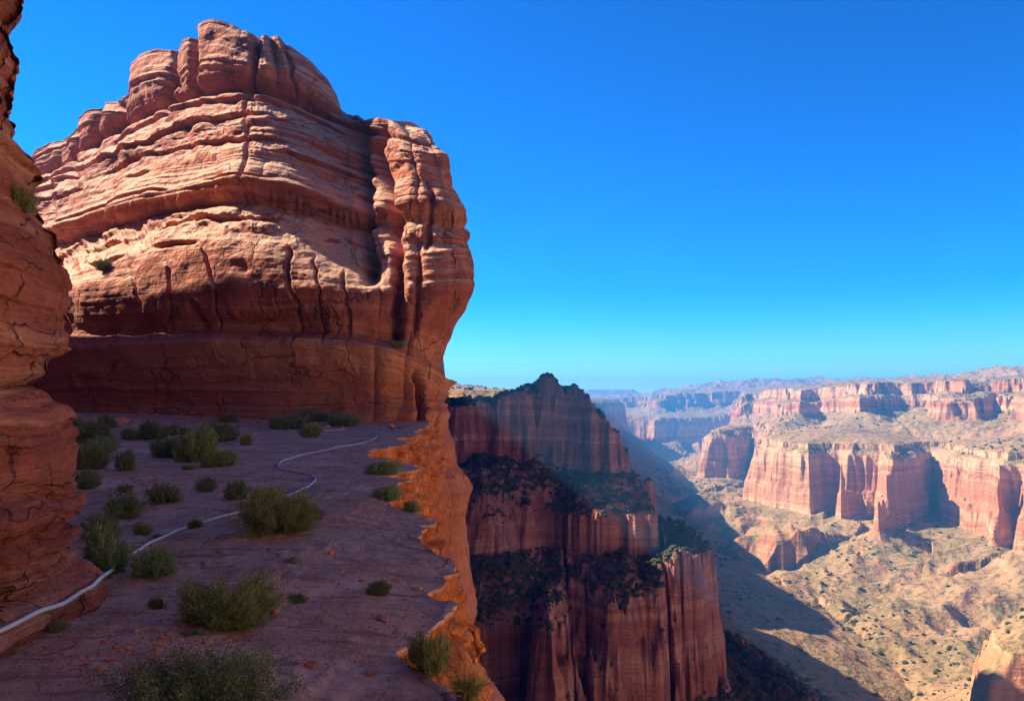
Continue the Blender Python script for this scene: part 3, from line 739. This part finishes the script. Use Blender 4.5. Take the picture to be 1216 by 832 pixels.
# ---------------------------------------------------------------- near cliff on the left, and its unseen continuation, shaped tall to shade the shelf
def build_near():
    pl = [(-3.25, -9), (-3.3, -4), (-3.42, 1), (-3.52, 4), (-3.55, 5.4), (-3.66, 6.4), (-3.78, 7.1), (-3.98, 7.6), (-4.5, 8.1), (-5.6, 8.9), (-8, 10), (-13, 12.5), (-22, 17), (-33, 27), (-45, 42), (-52, 56), (-54, 77), (-60, 90)]
    cnt = [20, 20, 60, 160, 190, 190, 160, 120, 80, 40, 40, 40, 50, 50, 40, 40, 20]
    px = []; py = []
    for (a, b), c in zip(zip(pl[:-1], pl[1:]), cnt):
        t = np.linspace(0, 1, int(c * Q) + 1)[:-1]
        px.append(a[0] + (b[0] - a[0]) * t); py.append(a[1] + (b[1] - a[1]) * t)
    px = np.concatenate(px); py = np.concatenate(py)
    for _ in range(int(40 * Q)):
        px[1:-1] = (px[:-2] + 2 * px[1:-1] + px[2:]) / 4; py[1:-1] = (py[:-2] + 2 * py[1:-1] + py[2:]) / 4
    tx = np.gradient(px); ty = np.gradient(py); n = np.hypot(tx, ty)
    ox = ty / n; oy = -tx / n
    su = np.cumsum(n)
    nz = int(900 * Q)
    z = np.concatenate([np.linspace(-0.5, 6.2, int(nz * 0.85)), np.linspace(6.2, 12, int(nz * 0.15))[1:]])
    # lean of the face with height, traced from its right-hand outline
    zi = [-.5, 0, .15, .19, .24, .32, .40, .44, .52, .60, .69, .85, 1.0, 1.2, 1.45, 1.6, 1.75, 1.84, 1.95, 2.1, 2.2, 2.44, 2.76, 3.1, 3.44, 3.9, 4.1, 4.4, 4.8, 5.0, 5.15, 5.4, 5.7, 6.2, 8, 12]
    oi = [.12, .10, .06, -.02, -.20, -.20, -.24, -.13, -.10, -.19, -.15, -.14, -.20, -.21, -.25, -.29, -.36, -.42, -.34, -.36, -.33, -.27, -.29, -.40, -.50, -.60, -.72, -.80, -.80, -.87, -.90, -.78, -.77, -1.0, -1.8, -3.5]
    off = np.interp(z, zi, oi)[:, None] + 0 * px[None, :]
    far = sstep(9, 16, py)[None, :]
    Zg = z[:, None] + 0 * px[None, :]
    scale = 1 + far * np.interp(py, [9, 16, 30, 45, 60, 72, 76.5, 78.5, 80, 90], [0, 2.6, 3.4, 4.3, 4.5, 4.5, 4.5, 4.0, 2.0, 1.0])[None, :]
    Xs = px[None, :]; Ys = py[None, :]; S = su[None, :]
    w = 0.05 * vn3(Xs / 0.8, Ys / 0.8, Zg / 0.8)
    s2 = Zg + w
    D = 0.10 + 0.04 * fbm3(Xs / 1.6, Ys / 1.6, Zg / 1.1, 4) + 0.035 * fbm3(Xs / .3, Ys / .3, Zg / .25, 3)
    bed = 0.055 * np.tanh(6 * vn2(s2 / 0.20, S / 9, 501)) + 0.030 * np.tanh(6 * vn2(s2 / 0.075, S / 4, 502)) + 0.012 * vn2(s2 / 0.03, S / 2, 508)
    D = D + 0.022 * np.tanh(3.5 * vn3(Xs / 0.55, Ys / 0.55, Zg / 0.35)) + 0.015 * fbm3(Xs / .1, Ys / .1, Zg / .09, 3)
    D = D + bed * (0.7 + 0.5 * vn2(S / 1.5, Zg / 1, 503))
    # strong parting lines: rough recesses between blocks
    for zc, hw, am in [(.60, .035, .10), (.92, .03, .12), (1.0, .02, .06), (.78, .015, .05), (.45, .012, .05), (1.86, .05, .10), (2.35, .02, .05), (3.3, .03, .08), (2.95, .02, .07), (4.0, .04, .12), (5.1, .04, .12), (3.62, .02, .08)]:
        D = D - am * np.exp(-((Zg + 1.6 * w - zc - 0.03 * vn2(S / 1.3, zc, 504)) / hw) ** 2) * (0.6 + 0.6 * vn2(S / 0.8, zc * 3, 505))
    # vertical joints split each bed into blocks
    for k, (z0, z1, sp) in enumerate([(.0, .2, 1.6), (.22, .42, 1.2), (.44, .6, .8), (.6, .78, .7), (.78, .92, .9), (1.0, 1.85, 1.3), (1.9, 2.9, 1.7), (2.95, 3.9, 1.5), (4.0, 5.1, 1.8)]):
        cs = np.abs(vn2(S / sp + 0.12 * vn2(Zg / 0.3, S, 506), k * 3.7, 507 + k))
        D = D - 0.13 * np.exp(-(cs / 0.028) ** 2) * sstep(z0 - .02, z0 + .03, Zg) * sstep(z1 + .02, z1 - .03, Zg)
    big = far * 2.2 * fbm3(Xs / 9, Ys / 9, Zg * scale / 9, 4)
    O = off * (1 + far * 1.5) + D + big
    V = np.stack([Xs + ox[None, :] * O, Ys + oy[None, :] * O, Zg * scale], -1)
    # close the top backwards
    tp = V[-1].copy(); tp[:, 0] += -ox * 14; tp[:, 1] += -oy * 14; tp[:, 2] += 0.5
    tb = tp.copy(); tb[:, 2] = -1
    V = np.concatenate([V, tp[None], tb[None]], 0)
    return mesh_from('rock_cliff', V.reshape(-1, 3), grid_faces(V.shape[0], V.shape[1], True), M_NEAR)
nc = link('rock_cliff', build_near())
tag(nc, 'close layered red rock cliff with blocky ledges filling the left edge', 'cliff')

# ---------------------------------------------------------------- added unseen wall right of and behind the camera, bounces sun into the shade
def build_bounce_wall():
    pl = [(190, 120), (150, 96), (128, 60), (96, 34), (84, 0), (58, -30), (52, -66), (20, -84), (-20, -88), (-70, -100)]
    t = np.linspace(0, len(pl) - 1, 500); k = np.arange(len(pl))
    x = np.interp(t, k, [p[0] for p in pl]); y = np.interp(t, k, [p[1] for p in pl])
    tx = np.gradient(x); ty = np.gradient(y); n = np.hypot(tx, ty); ox, oy = ty / n, -tx / n
    d = np.array([-90, -40, -12, 0, 2, 3, 5, 6, 14, 15, 17, 18, 24, 60.0]); zz = np.array([-150, -118, -92, -80, -50, -40, -38, -8, -3, 16, 18, 42, 46, 54.0])
    tv = np.linspace(0, len(d) - 1, 320); dv = np.interp(tv, np.arange(len(d)), d); zv = np.interp(tv, np.arange(len(d)), zz)
    X = x[None] - ox[None] * -dv[:, None]; Y = y[None] - oy[None] * -dv[:, None]; Z = zv[:, None] + 0 * X
    D = 4 * fbm3(X / 22, Y / 22, Z / 60, 4) + 1.0 * vn2(Z / 3.0, X / 60, 604)
    X = X + ox[None] * D; Y = Y + oy[None] * D
    V = np.stack([X, Y, Z], -1)
    return mesh_from('bounce_wall', V.reshape(-1, 3), grid_faces(V.shape[0], V.shape[1]), M_BOUNCE)
sw = link('terrain', build_bounce_wall())
tag(sw, 'unseen pale rock wall added to bounce sunlight into the shaded foreground', None, kind='structure')

# ---------------------------------------------------------------- plants
M_LEAFA = simple_mat('grey_green_leaf', (0.14, 0.19, 0.10), (0.23, 0.28, 0.15), 8, 0.7, 0.5)
M_LEAFB = simple_mat('olive_leaf', (0.17, 0.21, 0.08), (0.30, 0.32, 0.13), 8, 0.7, 0.3)
M_STEM = simple_mat('woody_stem', (0.16, 0.11, 0.07), (0.24, 0.17, 0.11), 20, 0.9)
M_STRAW = simple_mat('dry_straw', (0.42, 0.33, 0.13), (0.20, 0.20, 0.08), 6, 0.8)
M_SCRUB = simple_mat('far_scrub', (0.04, 0.05, 0.02), (0.085, 0.08, 0.035), 0.4, 0.9)

def strips(P0, P1, P2, w, seed):
    """bent tapering blades through three points -> triangles fan (5 verts each)"""
    rs = np.random.RandomState(seed); n = len(P0)
    d = P2 - P0; side = np.cross(d, rs.normal(size=(n, 3))); side /= np.linalg.norm(side, axis=1)[:, None] + 1e-9
    w = np.asarray(w).reshape(-1, 1)
    V = np.stack([P0 - side * w, P0 + side * w, P1 + side * w * 0.8, P1 - side * w * 0.8, P2 + side * w * .15, P2 - side * w * .15], 1).reshape(-1, 3)
    b = np.arange(n)[:, None] * 6
    F = np.concatenate([b + [0, 1, 2, 3], b + [3, 2, 4, 5]], 0)
    return V, F
def shrub_meshes(kind, seed, nleaf=None, lsz=1.0):
    rs = np.random.RandomState(seed)
    # a handful of sub-clumps give an uneven outline
    nc = 16 if kind != 'spiky' else 7
    cc = []
    for i in range(nc):
        a = rs.rand() * 6.28; r = math.sqrt(rs.rand()) * 0.62
        cc.append((math.cos(a) * r, math.sin(a) * r, 0.20 + 0.40 * rs.rand() * (1 - r * 0.8), 0.26 + 0.14 * rs.rand()))
    ns = 320
    ci = rs.randint(0, nc, ns); C_ = np.array(cc)[ci]
    dirs = rs.normal(size=(ns, 3)); dirs[:, 2] = dirs[:, 2] * 0.8 + 0.15; dirs /= np.linalg.norm(dirs, axis=1)[:, None]
    tip = C_[:, :3] + dirs * C_[:, 3:4] * (0.7 + 0.4 * rs.rand(ns, 1))
    tip[:, 2] = np.where(tip[:, 2] < 0.04, 0.04 + 0.1 * rs.rand(ns), tip[:, 2])
    root = np.stack([C_[:, 0] * 0.4, C_[:, 1] * 0.4, np.full(ns, -0.03)], 1) + rs.normal(size=(ns, 3)) * [0.03, 0.03, 0]
    midp = root * 0.45 + tip * 0.55; midp[:, 2] *= 0.85; midp += rs.normal(size=(ns, 3)) * 0.03
    SV, SF = strips(root, midp, tip, np.full(ns, 0.007), seed)
    SV2, SF2 = strips(root, midp, tip, np.full(ns, 0.007), seed + 1)
    SV = np.concatenate([SV, SV2]); SF = np.concatenate([SF, SF2 + len(SV2)])
    nl = 13000 if kind == 'leafy' else 6000
    nl = nleaf or nl
    k = rs.randint(0, ns, nl)
    t = -0.1 + 1.2 * rs.rand(nl, 1) ** 0.6
    base = midp[k] + (tip[k] - midp[k]) * t + rs.normal(size=(nl, 3)) * 0.045
    base[:, 2] = np.maximum(base[:, 2], 0.02)
    gd = (tip[k] - midp[k]); gd /= np.linalg.norm(gd, axis=1)[:, None] + 1e-9
    ld = gd * (0.9 if kind == 'spiky' else 0.6) + rs.normal(size=(nl, 3)) * (0.28 if kind == 'spiky' else 0.6)
    ld[:, 2] += 0.35; ld /= np.linalg.norm(ld, axis=1)[:, None]
    ln = lsz * (0.03 + 0.035 * rs.rand(nl, 1)) * (2.6 if kind == 'spiky' else 1.0)
    wd = lsz * (0.008 + 0.005 * rs.rand(nl)) * (0.6 if kind == 'spiky' else 1.0)
    LV_, LF = strips(base, base + ld * ln * 0.5, base + ld * ln, wd, seed + 5)
    return SV, SF, LV_, LF
def tuft_mesh(seed, n=520):
    rs = np.random.RandomState(seed)
    a = rs.rand(n) * 6.28; r = np.sqrt(rs.rand(n)) * 0.18
    p0 = np.stack([np.cos(a) * r, np.sin(a) * r, np.full(n, -0.03)], 1)
    lean = 0.15 + 0.75 * rs.rand(n) ** 1.3; h = 0.55 + 0.5 * rs.rand(n)
    b = a + rs.normal(size=n) * 0.5
    dr = np.stack([np.cos(b), np.sin(b), 0 * b], 1)
    p1 = p0 + dr * (lean * 0.35 * h)[:, None] + np.array([0, 0, 1]) * (h * 0.6)[:, None]
    p2 = p0 + dr * (lean * h)[:, None] + np.array([0, 0, 1]) * (h * (1.0 - 0.25 * lean))[:, None]
    return strips(p0, p1, p2, 0.008 + 0.006 * rs.rand(n), seed)
PROTO = {}
for kd, cnt, lm in (('leafy', 3, M_LEAFA), ('olive', 2, M_LEAFB), ('spiky', 2, M_LEAFB)):
    for q in range(cnt):
        a, b, c, d = shrub_meshes('leafy' if kd == 'olive' else kd, 1000 + 37 * q + len(kd))
        PROTO[(kd, q)] = (mesh_from('stem', a, b, M_STEM, smooth=False), mesh_from('foliage', c, d, lm, smooth=False))
for q in range(2):
    a, b, c, d = shrub_meshes('leafy', 1500 + q, 48000, 0.55)
    PROTO[('fine', q)] = (mesh_from('stem', a, b, M_STEM, smooth=False), mesh_from('foliage', c, d, (M_LEAFA, M_LEAFB)[q], smooth=False))
TUFT = []
for q in range(2):
    a, b = tuft_mesh(2000 + q); TUFT.append(mesh_from('grass_tuft', a, b, M_STRAW, smooth=False))
rnd = random.Random(5)
def ground_pt(px, py):
    d = 1622.0 / (py - 478)
    for _ in range(12):
        x, y, z = W(px, py, d); g = float(gz(x, y)); 
        d = d * (CAMZ - g) / max(CAMZ - float(z), 1e-3) if abs(CAMZ - z) > 1e-3 else d
    x = float(W(px, py, d)[0]); return x, d, float(gz(x, d))
def shrub(loc, w, h, kd, q, label, group, cat='shrub'):
    r = bpy.data.objects.new('desert_shrub', None); COL.objects.link(r); r.empty_display_size = 0.1
    r.location = loc; r.rotation_euler = (0, 0, rnd.random() * 6.28); r.scale = (w / 1.75, w / 1.75, h / 0.95)
    sm, fm = PROTO[(kd, q)]
    o = link('stem', sm, r); o = link('foliage', fm, r)
    tag(r, label, cat, group)
    return r
SH = [ # px, base y, width px, height px, kind, variant, label
 (232, 862, 225, 92, 'fine', 0, 'big dark bush cut off by the bottom edge of the picture'),
 (272, 737, 118, 66, 'fine', 1, 'broad green bush in the open earth just behind the bottom bush'),
 (508, 795, 60, 50, 'spiky', 0, 'spiky green shrub beside the nearest notch in the rim'),
 (322, 630, 98, 58, 'fine', 1, 'large yellow-green bush with the hose passing behind it'),
 (370, 616, 26, 20, 'leafy', 1, 'small bush touching the right side of the large yellow-green bush'),
 (461, 592, 44, 20, 'leafy', 2, 'low wide shrub on the rim with a tiny shrub at its right'),
 (488, 607, 20, 17, 'leafy', 0, 'tiny shrub on the very tip of a rim ledge'),
 (455, 563, 44, 21, 'leafy', 1, 'farthest of the low shrubs along the rim'),
 (346, 669, 17, 12, 'leafy', 2, 'tiny lone shrub in front of the large yellow-green bush'),
 (370, 519, 28, 21, 'olive', 0, 'round bright shrub just in front of the row at the cliff foot'),
 (340, 509, 44, 22, 'leafy', 0, 'left bush of the dark row at the foot of the big butte'),
 (374, 505, 48, 19, 'leafy', 1, 'middle bush of the dark row at the foot of the big butte'),
 (408, 506, 48, 18, 'leafy', 2, 'right bush of the dark row at the foot of the big butte'),
 (203, 543, 52, 30, 'leafy', 2, 'left bush of the thick clump in the middle distance'),
 (232, 548, 52, 48, 'olive', 1, 'tallest green bush of the thick clump in the middle distance'),
 (262, 553, 46, 24, 'olive', 0, 'lowest front bush of the thick clump in the middle distance'),
 (258, 524, 44, 28, 'leafy', 0, 'rear right bush of the thick clump in the middle distance'),
 (185, 521, 42, 25, 'leafy', 1, 'rounded dark bush behind the thick clump, to its left'),
 (155, 522, 28, 17, 'leafy', 0, 'small dark bush left of the rounded one behind the clump'),
 (246, 583, 29, 21, 'leafy', 2, 'neat round bush below the thick clump'),
 (279, 592, 34, 26, 'leafy', 1, 'small bush just left behind the large yellow-green bush'),
 (193, 596, 42, 27, 'leafy', 0, 'wide grey bush alone left of the neat round bush'),
 (143, 614, 50, 34, 'leafy', 1, 'dusky bush right of the near cliff at mid height'),
 (148, 558, 26, 29, 'leafy', 2, 'upright thin grey bush between cliff and thick clump'),
 (110, 557, 44, 42, 'leafy', 0, 'tall dark bush partly hidden by the near cliff'),
 (104, 527, 60, 30, 'leafy', 2, 'spreading dark bush above the tall one by the near cliff'),
 (128, 508, 22, 19, 'leafy', 1, 'small dark bush next to the pale red boulder'),
 (96, 498, 32, 14, 'leafy', 0, 'farthest low bush beside the near cliff edge'),
 (128, 682, 58, 66, 'leafy', 1, 'very dark bush against the corner of the near cliff'),
 (181, 683, 54, 40, 'leafy', 2, 'dark bush on the near side of the hose beside the cliff corner bush'),
 (168, 634, 29, 15, 'spiky', 1, 'low sprig of shrub just beyond the hose bend'),
 (148, 584, 20, 12, 'leafy', 0, 'tiny bush above the dusky bush near the cliff'),
 (186, 721, 22, 16, 'spiky', 0, 'little sprig in bare earth below the hose'),
 (62, 750, 36, 16, 'spiky', 1, 'sprawling sprig against the lowest cliff ledge'),
 (227, 753, 28, 12, 'leafy', 1, 'tiny low shrub below the broad green bush'),
 (232, 501, 30, 14, 'leafy', 2, 'dark bush at the butte foot, above the clump'),
 (195, 497, 27, 11, 'leafy', 0, 'flat dark bush at the butte foot, left of its fellow'),
 (165, 498, 22, 13, 'leafy', 1, 'small bush at the butte foot above the boulder'),
 (292, 528, 18, 15, 'spiky', 0, 'small grey sprig standing alone right of the clump'),
 (222, 558, 20, 8, 'spiky', 1, 'flat sprig in front of the thick clump'),
 (88, 512, 40, 20, 'leafy', 1, 'dark bush half hidden by the near cliff, below the farthest low bush'),
 (122, 536, 34, 22, 'leafy', 0, 'dark bush between the tall dark bush and the thin grey one'),
 (100, 580, 40, 26, 'leafy', 2, 'dusky bush hugging the near cliff edge under the tall dark bush'),
 (118, 640, 46, 36, 'leafy', 0, 'shadowy bush at the cliff edge above the very dark corner bush'),
 (212, 516, 30, 15, 'leafy', 1, 'low dark bush between the rounded bush and the clump'),
 (270, 505, 26, 11, 'leafy', 2, 'flat low bush at the butte foot between the clump and the dark row'),
 (318, 605, 46, 34, 'olive', 0, 'yellow crest of brush rising behind the large yellow-green bush'),
]
for (px, py, w, h, kd, q, lab) in SH:
    x, y, z = ground_pt(px, py)
    shrub((x, y, z - 0.02), w / K * y * 1.12, h / K * y * 1.1, kd, q, lab, 'shrubs dotted over the shelf')
rr_ = random.Random(11)
for _ in range(34):
    px, py = rr_.choice([(rr_.uniform(90, 300), rr_.uniform(498, 535)), (rr_.uniform(110, 260), rr_.uniform(540, 640)), (rr_.uniform(130, 460), rr_.uniform(600, 760))])
    if any(abs(px - q[0]) < q[2] * 0.6 and abs(py - q[1]) < q[3] * 0.7 for q in SH): continue
    x, y, z = ground_pt(px, py); w = rr_.uniform(0.12, 0.32)
    shrub((x, y, z - 0.01), w, w * rr_.uniform(0.45, 0.8), rr_.choice(['leafy', 'spiky']), rr_.randrange(2), 'tiny sprig of brush on the bare earth between the larger bushes', 'tiny sprigs of brush')
for (px, py, w, h, lab) in [(594, 840, 56, 42, 'straw-coloured grass tuft on the rim at the bottom edge'),]:
    x, y, z = ground_pt(px, py)
    o = link('grass_tuft', TUFT[0], None, (min(x, float(np.interp(y, EY, EX)) - 0.03), y, z)); o.scale = (w / K * y / 1.4, w / K * y / 1.4, h / K * y * 1.1)
    tag(o, lab, 'grass')

def on_mesh(me, px, py):
    """front-most vertex of a rock that falls on this pixel"""
    n = len(me.vertices); V = np.empty(n * 3, np.float32); me.vertices.foreach_get('co', V); V = V.reshape(-1, 3)
    cp, sp = math.cos(PITCH), math.sin(PITCH); z = V[:, 2] - CAMZ
    dep = V[:, 1] * cp + z * sp; up = -V[:, 1] * sp + z * cp
    ok = dep > 1
    u = np.where(ok, V[:, 0] / np.where(ok, dep, 1) * K + 608, 1e6); v = np.where(ok, 416 - up / np.where(ok, dep, 1) * K, 1e6)
    e = np.hypot(u - px, v - py); c = np.where(e < 4)[0]
    if not len(c): c = [int(np.argmin(e))]
    i = min(c, key=lambda k: dep[k]); return V[i]
for obn, px, py, w, h, lab in [('sandstone_butte', 123, 318, 20, 17, 'small olive shrub clinging to the sunlit slope of the big butte'),
                               ('sandstone_butte', 472, 408, 26, 9, 'dark shrub on the ledge near the right shoulder of the big butte'),
                               ('rock_cliff', 30, 246, 34, 34, 'shrub growing from the near cliff face high on the left')]:
    p = on_mesh(bpy.data.objects[obn].data, px, py)
    shrub((float(p[0]), float(p[1]), float(p[2]) - 0.02), w / K * p[1] * 1.15, h / K * p[1] * 1.15, 'olive', 0, lab, 'shrubs growing on the rock')

# ---------------------------------------------------------------- far scrub on the slopes and benches (nobody could count it)
def ico(sub=0):
    import bmesh
    bm = bmesh.new(); bmesh.ops.create_icosphere(bm, subdivisions=sub + 1, radius=1)
    V = np.array([v.co[:] for v in bm.verts]); F = np.array([[v.index for v in f.verts] for f in bm.faces]); bm.free(); return V, F
def scatter(name, grid, n, size, nzmin, sub, seed, dens=None):
    az, rows, V = grid; G = V.reshape(len(az), rows, 3)
    a = G[1:, :-1] - G[:-1, :-1]; b = G[:-1, 1:] - G[:-1, :-1]
    c = np.cross(b, a); ar = np.linalg.norm(c, axis=-1) + 1e-9; nz = np.abs(c[..., 2]) / ar
    P0 = G[:-1, :-1]; dist = np.linalg.norm(P0, axis=-1)
    w = ar * (nz > nzmin) / np.maximum(dist, 100) ** 1.0
    if dens is not None: w = w * dens(P0[..., 0], P0[..., 1], P0[..., 2])
    w = (w / w.sum()).ravel(); rs = np.random.RandomState(seed)
    idx = rs.choice(len(w), n, p=w); i, j = np.unravel_index(idx, nz.shape)
    u, v = rs.rand(n, 1), rs.rand(n, 1)
    C_ = P0[i, j] + a[i, j] * u + b[i, j] * v
    IV, IF = ico(sub); sc = size * (0.5 + rs.rand(n) ** 2 * 1.3)
    jit = 1 + 0.55 * (rs.rand(n, len(IV), 1) - 0.5)
    VV = C_[:, None, :] + IV[None] * jit * sc[:, None, None] * np.array([1, 1, 0.8]) + np.array([0, 0, 1]) * (sc * 0.35)[:, None, None]
    FF = IF[None] + (np.arange(n) * len(IV))[:, None, None]
    o = link(name, mesh_from(name, VV.reshape(-1, 3), FF.reshape(-1, 3), M_SCRUB, smooth=False)); tag(o, kind='stuff'); return o
scatter('canyon_scrub', TERR, 60000, 0.65, 0.72, 0, 61, lambda x, y, z: sstep(-0.2, 0.5, fbm2(x / 50, y / 50, 3, 0.5, 701)) + 0.08)
scatter('ridge_scrub', MIDT, 36000, 0.46, 0.5, 1, 62, lambda x, y, z: sstep(-0.5, 0.3, fbm2(x / 12, y / 12, 3, 0.5, 702)) + 0.1)

# ---------------------------------------------------------------- hose
M_HOSE = simple_mat('pale_blue_hose', (0.62, 0.70, 0.80), (0.50, 0.58, 0.70), 3, 0.45)
def tube(name, pts, rad, material, ring=8):
    P_ = np.array(pts, float); n = len(P_)
    T = np.gradient(P_, axis=0); T /= np.linalg.norm(T, axis=1)[:, None]
    S = np.cross(T, [0, 0, 1]); S /= np.linalg.norm(S, axis=1)[:, None]; U = np.cross(S, T)
    a = np.linspace(0, 2 * math.pi, ring, endpoint=False)
    V = P_[:, None] + rad * (np.cos(a)[None, :, None] * S[:, None] + np.sin(a)[None, :, None] * U[:, None])
    F = []
    i, j = np.meshgrid(np.arange(n - 1), np.arange(ring), indexing='ij'); j2 = (j + 1) % ring
    F = np.stack([i * ring + j, i * ring + j2, (i + 1) * ring + j2, (i + 1) * ring + j], -1).reshape(-1, 4)
    return link(name, mesh_from(name, V.reshape(-1, 3), F, material))
HP = [(-60, 772), (0, 748), (50, 728), (76, 714), (100, 701), (112, 693), (124, 684), (140, 673), (180, 645), (215, 630), (245, 620), (278, 611), (315, 600), (345, 588), (368, 577), (375, 570), (368, 564), (352, 561), (336, 558), (331, 553), (337, 547), (360, 540), (390, 534), (425, 527), (444, 521), (447, 516), (436, 512), (410, 510), (385, 511)]
pts = []
for px, py in HP:
    if px < 127:
        v = on_mesh(bpy.data.objects['rock_cliff'].data, max(px, 3), py); dv = np.array([v[0], v[1], v[2] - CAMZ]); k = 1 - 0.045 / np.linalg.norm(dv)
        x, y, z = float(dv[0] * k), float(dv[1] * k), float(CAMZ + dv[2] * k) + 0.01
        if px < 0: x, y, z = -3.40, 4.9, 0.24
    else:
        x, y, z = ground_pt(px, py); z += 0.012
    pts.append((x, y, z))
A = np.array(pts); t = np.linspace(0, len(A) - 1, 420)
A = cr_interp(A[:, :, None].repeat(2, 2).reshape(len(A), 3, 2)[:, :, 0], (420, 3))
A[:, 2] = np.maximum(A[:, 2], np.maximum(gz(A[:, 0], A[:, 1]), gz(A[:, 0] + 0.03, A[:, 1] - 0.05)) + 0.018)
hose = tube('water_hose', A, 0.018, M_HOSE)
tag(hose, 'thin pale blue hose winding over the cliff ledge and across the shelf', 'hose')

# ---------------------------------------------------------------- stones
M_STONE = simple_mat('red_stone', (0.50, 0.17, 0.10), (0.62, 0.27, 0.17), 5, 0.9, 0.4)
def stone_mesh(seed):
    V, F = ico(2); rs = np.random.RandomState(seed)
    for _ in range(7):                       # plane cuts give broken facets
        n = rs.normal(size=3); n /= np.linalg.norm(n); h = 0.55 + 0.3 * rs.rand()
        s_ = V @ n; V = V - n[None] * np.maximum(0, s_ - h)[:, None]
    V = V * (1 + 0.06 * fbm3(V[:, 0] * 2 + seed, V[:, 1] * 2, V[:, 2] * 2, 3))[:, None] * np.array([1, 0.8, 0.5])
    return mesh_from('stone', V, F, M_STONE, smooth=False)
STM = [stone_mesh(900 + q) for q in range(5)]
def stone(px, py, w, lab, group=None, name='stone'):
    x, y, z = ground_pt(px, py); s_ = w / K * y / 2
    o = link(name, STM[rnd.randrange(5)], None, (x, y, z + s_ * 0.12)); o.scale = (s_,) * 3; o.rotation_euler = (rnd.uniform(-.2, .2), rnd.uniform(-.2, .2), rnd.random() * 6.28)
    tag(o, lab, 'stone', group)
    return o
stone(140, 503, 34, 'pale red boulder among the dark bushes near the butte foot', name='boulder')
stone(368, 791, 22, 'flat red slab of stone lying in the open earth near the bottom', name='stone')
stone(393, 657, 10, 'tiny pale stone alone on the smooth rock shelf')
stone(255, 692, 12, 'dark stone lying behind the broad green bush')
stone(213, 742, 14, 'pale stone at the edge of the rubble patch')
stone(326, 727, 16, 'low red stone right of the broad green bush')
stone(300, 515, 14, 'rusty stone beside the small grey sprig near the butte')
RUB = 'small broken red stone in the rubble patch in front of the near cliff'
for _ in range(70):
    px = rnd.gauss(175, 38); py = rnd.gauss(772, 17)
    if 70 < px < 330 and 735 < py < 828: stone(px, py, rnd.uniform(3, 13), RUB, 'broken stones in the rubble patch')
SLB = 'small flat stone lying on the bare shelf between bushes and rim'
for _ in range(45):
    py = rnd.choice([rnd.uniform(560, 640), rnd.uniform(640, 820)]); px = rnd.uniform(250, 500)
    x, y, z = ground_pt(px, py)
    if x < np.interp(y, EY, EX) - 0.15: stone(px, py, rnd.uniform(2.5, 8), SLB, 'flat stones on the shelf')
TAL = 'small fallen red block at the foot of the big butte'
rt = random.Random(21)
for _ in range(60):
    px = rt.uniform(95, 480); py = rt.uniform(501.5, 508) + (2 if px > 300 else 0)
    stone(px, py, rt.uniform(3, 11), TAL, 'fallen blocks at the butte foot', 'stone')
SLC = 'broken flat slab of red rock lying loose near the rim'
for px, py, w in [(520, 765, 26), (478, 770, 18), (495, 700, 20), (470, 690, 14), (455, 735, 22), (500, 655, 15), (470, 640, 12), (485, 618, 9), (520, 815, 30), (440, 800, 24), (415, 760, 15), (430, 690, 11)]:
    x, y, z = ground_pt(px, py)
    if x < np.interp(y, EY, EX) - 0.1: stone(px, py, w, SLC, 'broken slabs near the rim', 'flat_stone').scale.z *= 0.6
def pebbles():
    rs = np.random.RandomState(77); n = 13000
    y = 3.0 * np.exp(rs.rand(n) * 2.0); ex = np.interp(y, EY, EX)
    x = ex - 0.05 - (rs.rand(n) ** 0.8) * np.minimum(7, 0.62 * y + 2.5)
    keep = (fbm2(x / 1.3, y / 1.3, 3, 0.5, 801) + 0.35 * rs.rand(n)) > 0.08
    x, y = x[keep], y[keep]; n = len(x); z = gz(x, y)
    IV, IF = ico(0); sc = 0.004 + 0.012 * rs.rand(n) ** 3 + 0.016 * rs.rand(n) ** 14
    VV = np.stack([x, y, z], 1)[:, None, :] + IV[None] * (1 + 0.5 * (rs.rand(n, len(IV), 1) - 0.5)) * sc[:, None, None] * np.array([1, 1, 0.6])
    FF = IF[None] + (np.arange(n) * len(IV))[:, None, None]
    o = link('gravel', mesh_from('gravel', VV.reshape(-1, 3), FF.reshape(-1, 3), M_STONE, smooth=False)); tag(o, kind='stuff')
pebbles()

# ---------------------------------------------------------------- haze: one closed box of thin air
def build_haze():
    x0, x1, y0, y1, z0, z1 = -3420, 3420, -400, 3700, -170, 110
    V = np.array([(x, y, z) for x in (x0, x1) for y in (y0, y1) for z in (z0, z1)])
    F = np.array([(0, 1, 3, 2), (4, 6, 7, 5), (0, 4, 5, 1), (2, 3, 7, 6), (0, 2, 6, 4), (1, 5, 7, 3)])
    m = bpy.data.materials.new('thin_blue_air'); m.use_nodes = True; nt = m.node_tree; nt.nodes.clear()
    pv = nt.nodes.new('ShaderNodeVolumePrincipled'); out = nt.nodes.new('ShaderNodeOutputMaterial')
    pv.inputs['Color'].default_value = (0.10, 0.46, 1.0, 1)
    pv.inputs['Density'].default_value = 0.00055
    pv.inputs['Anisotropy'].default_value = 0.2
    nt.links.new(pv.outputs[0], out.inputs['Volume'])
    o = link('haze', mesh_from('haze', V, F, m, smooth=False))
    tag(o, kind='stuff')
    return o
build_haze()
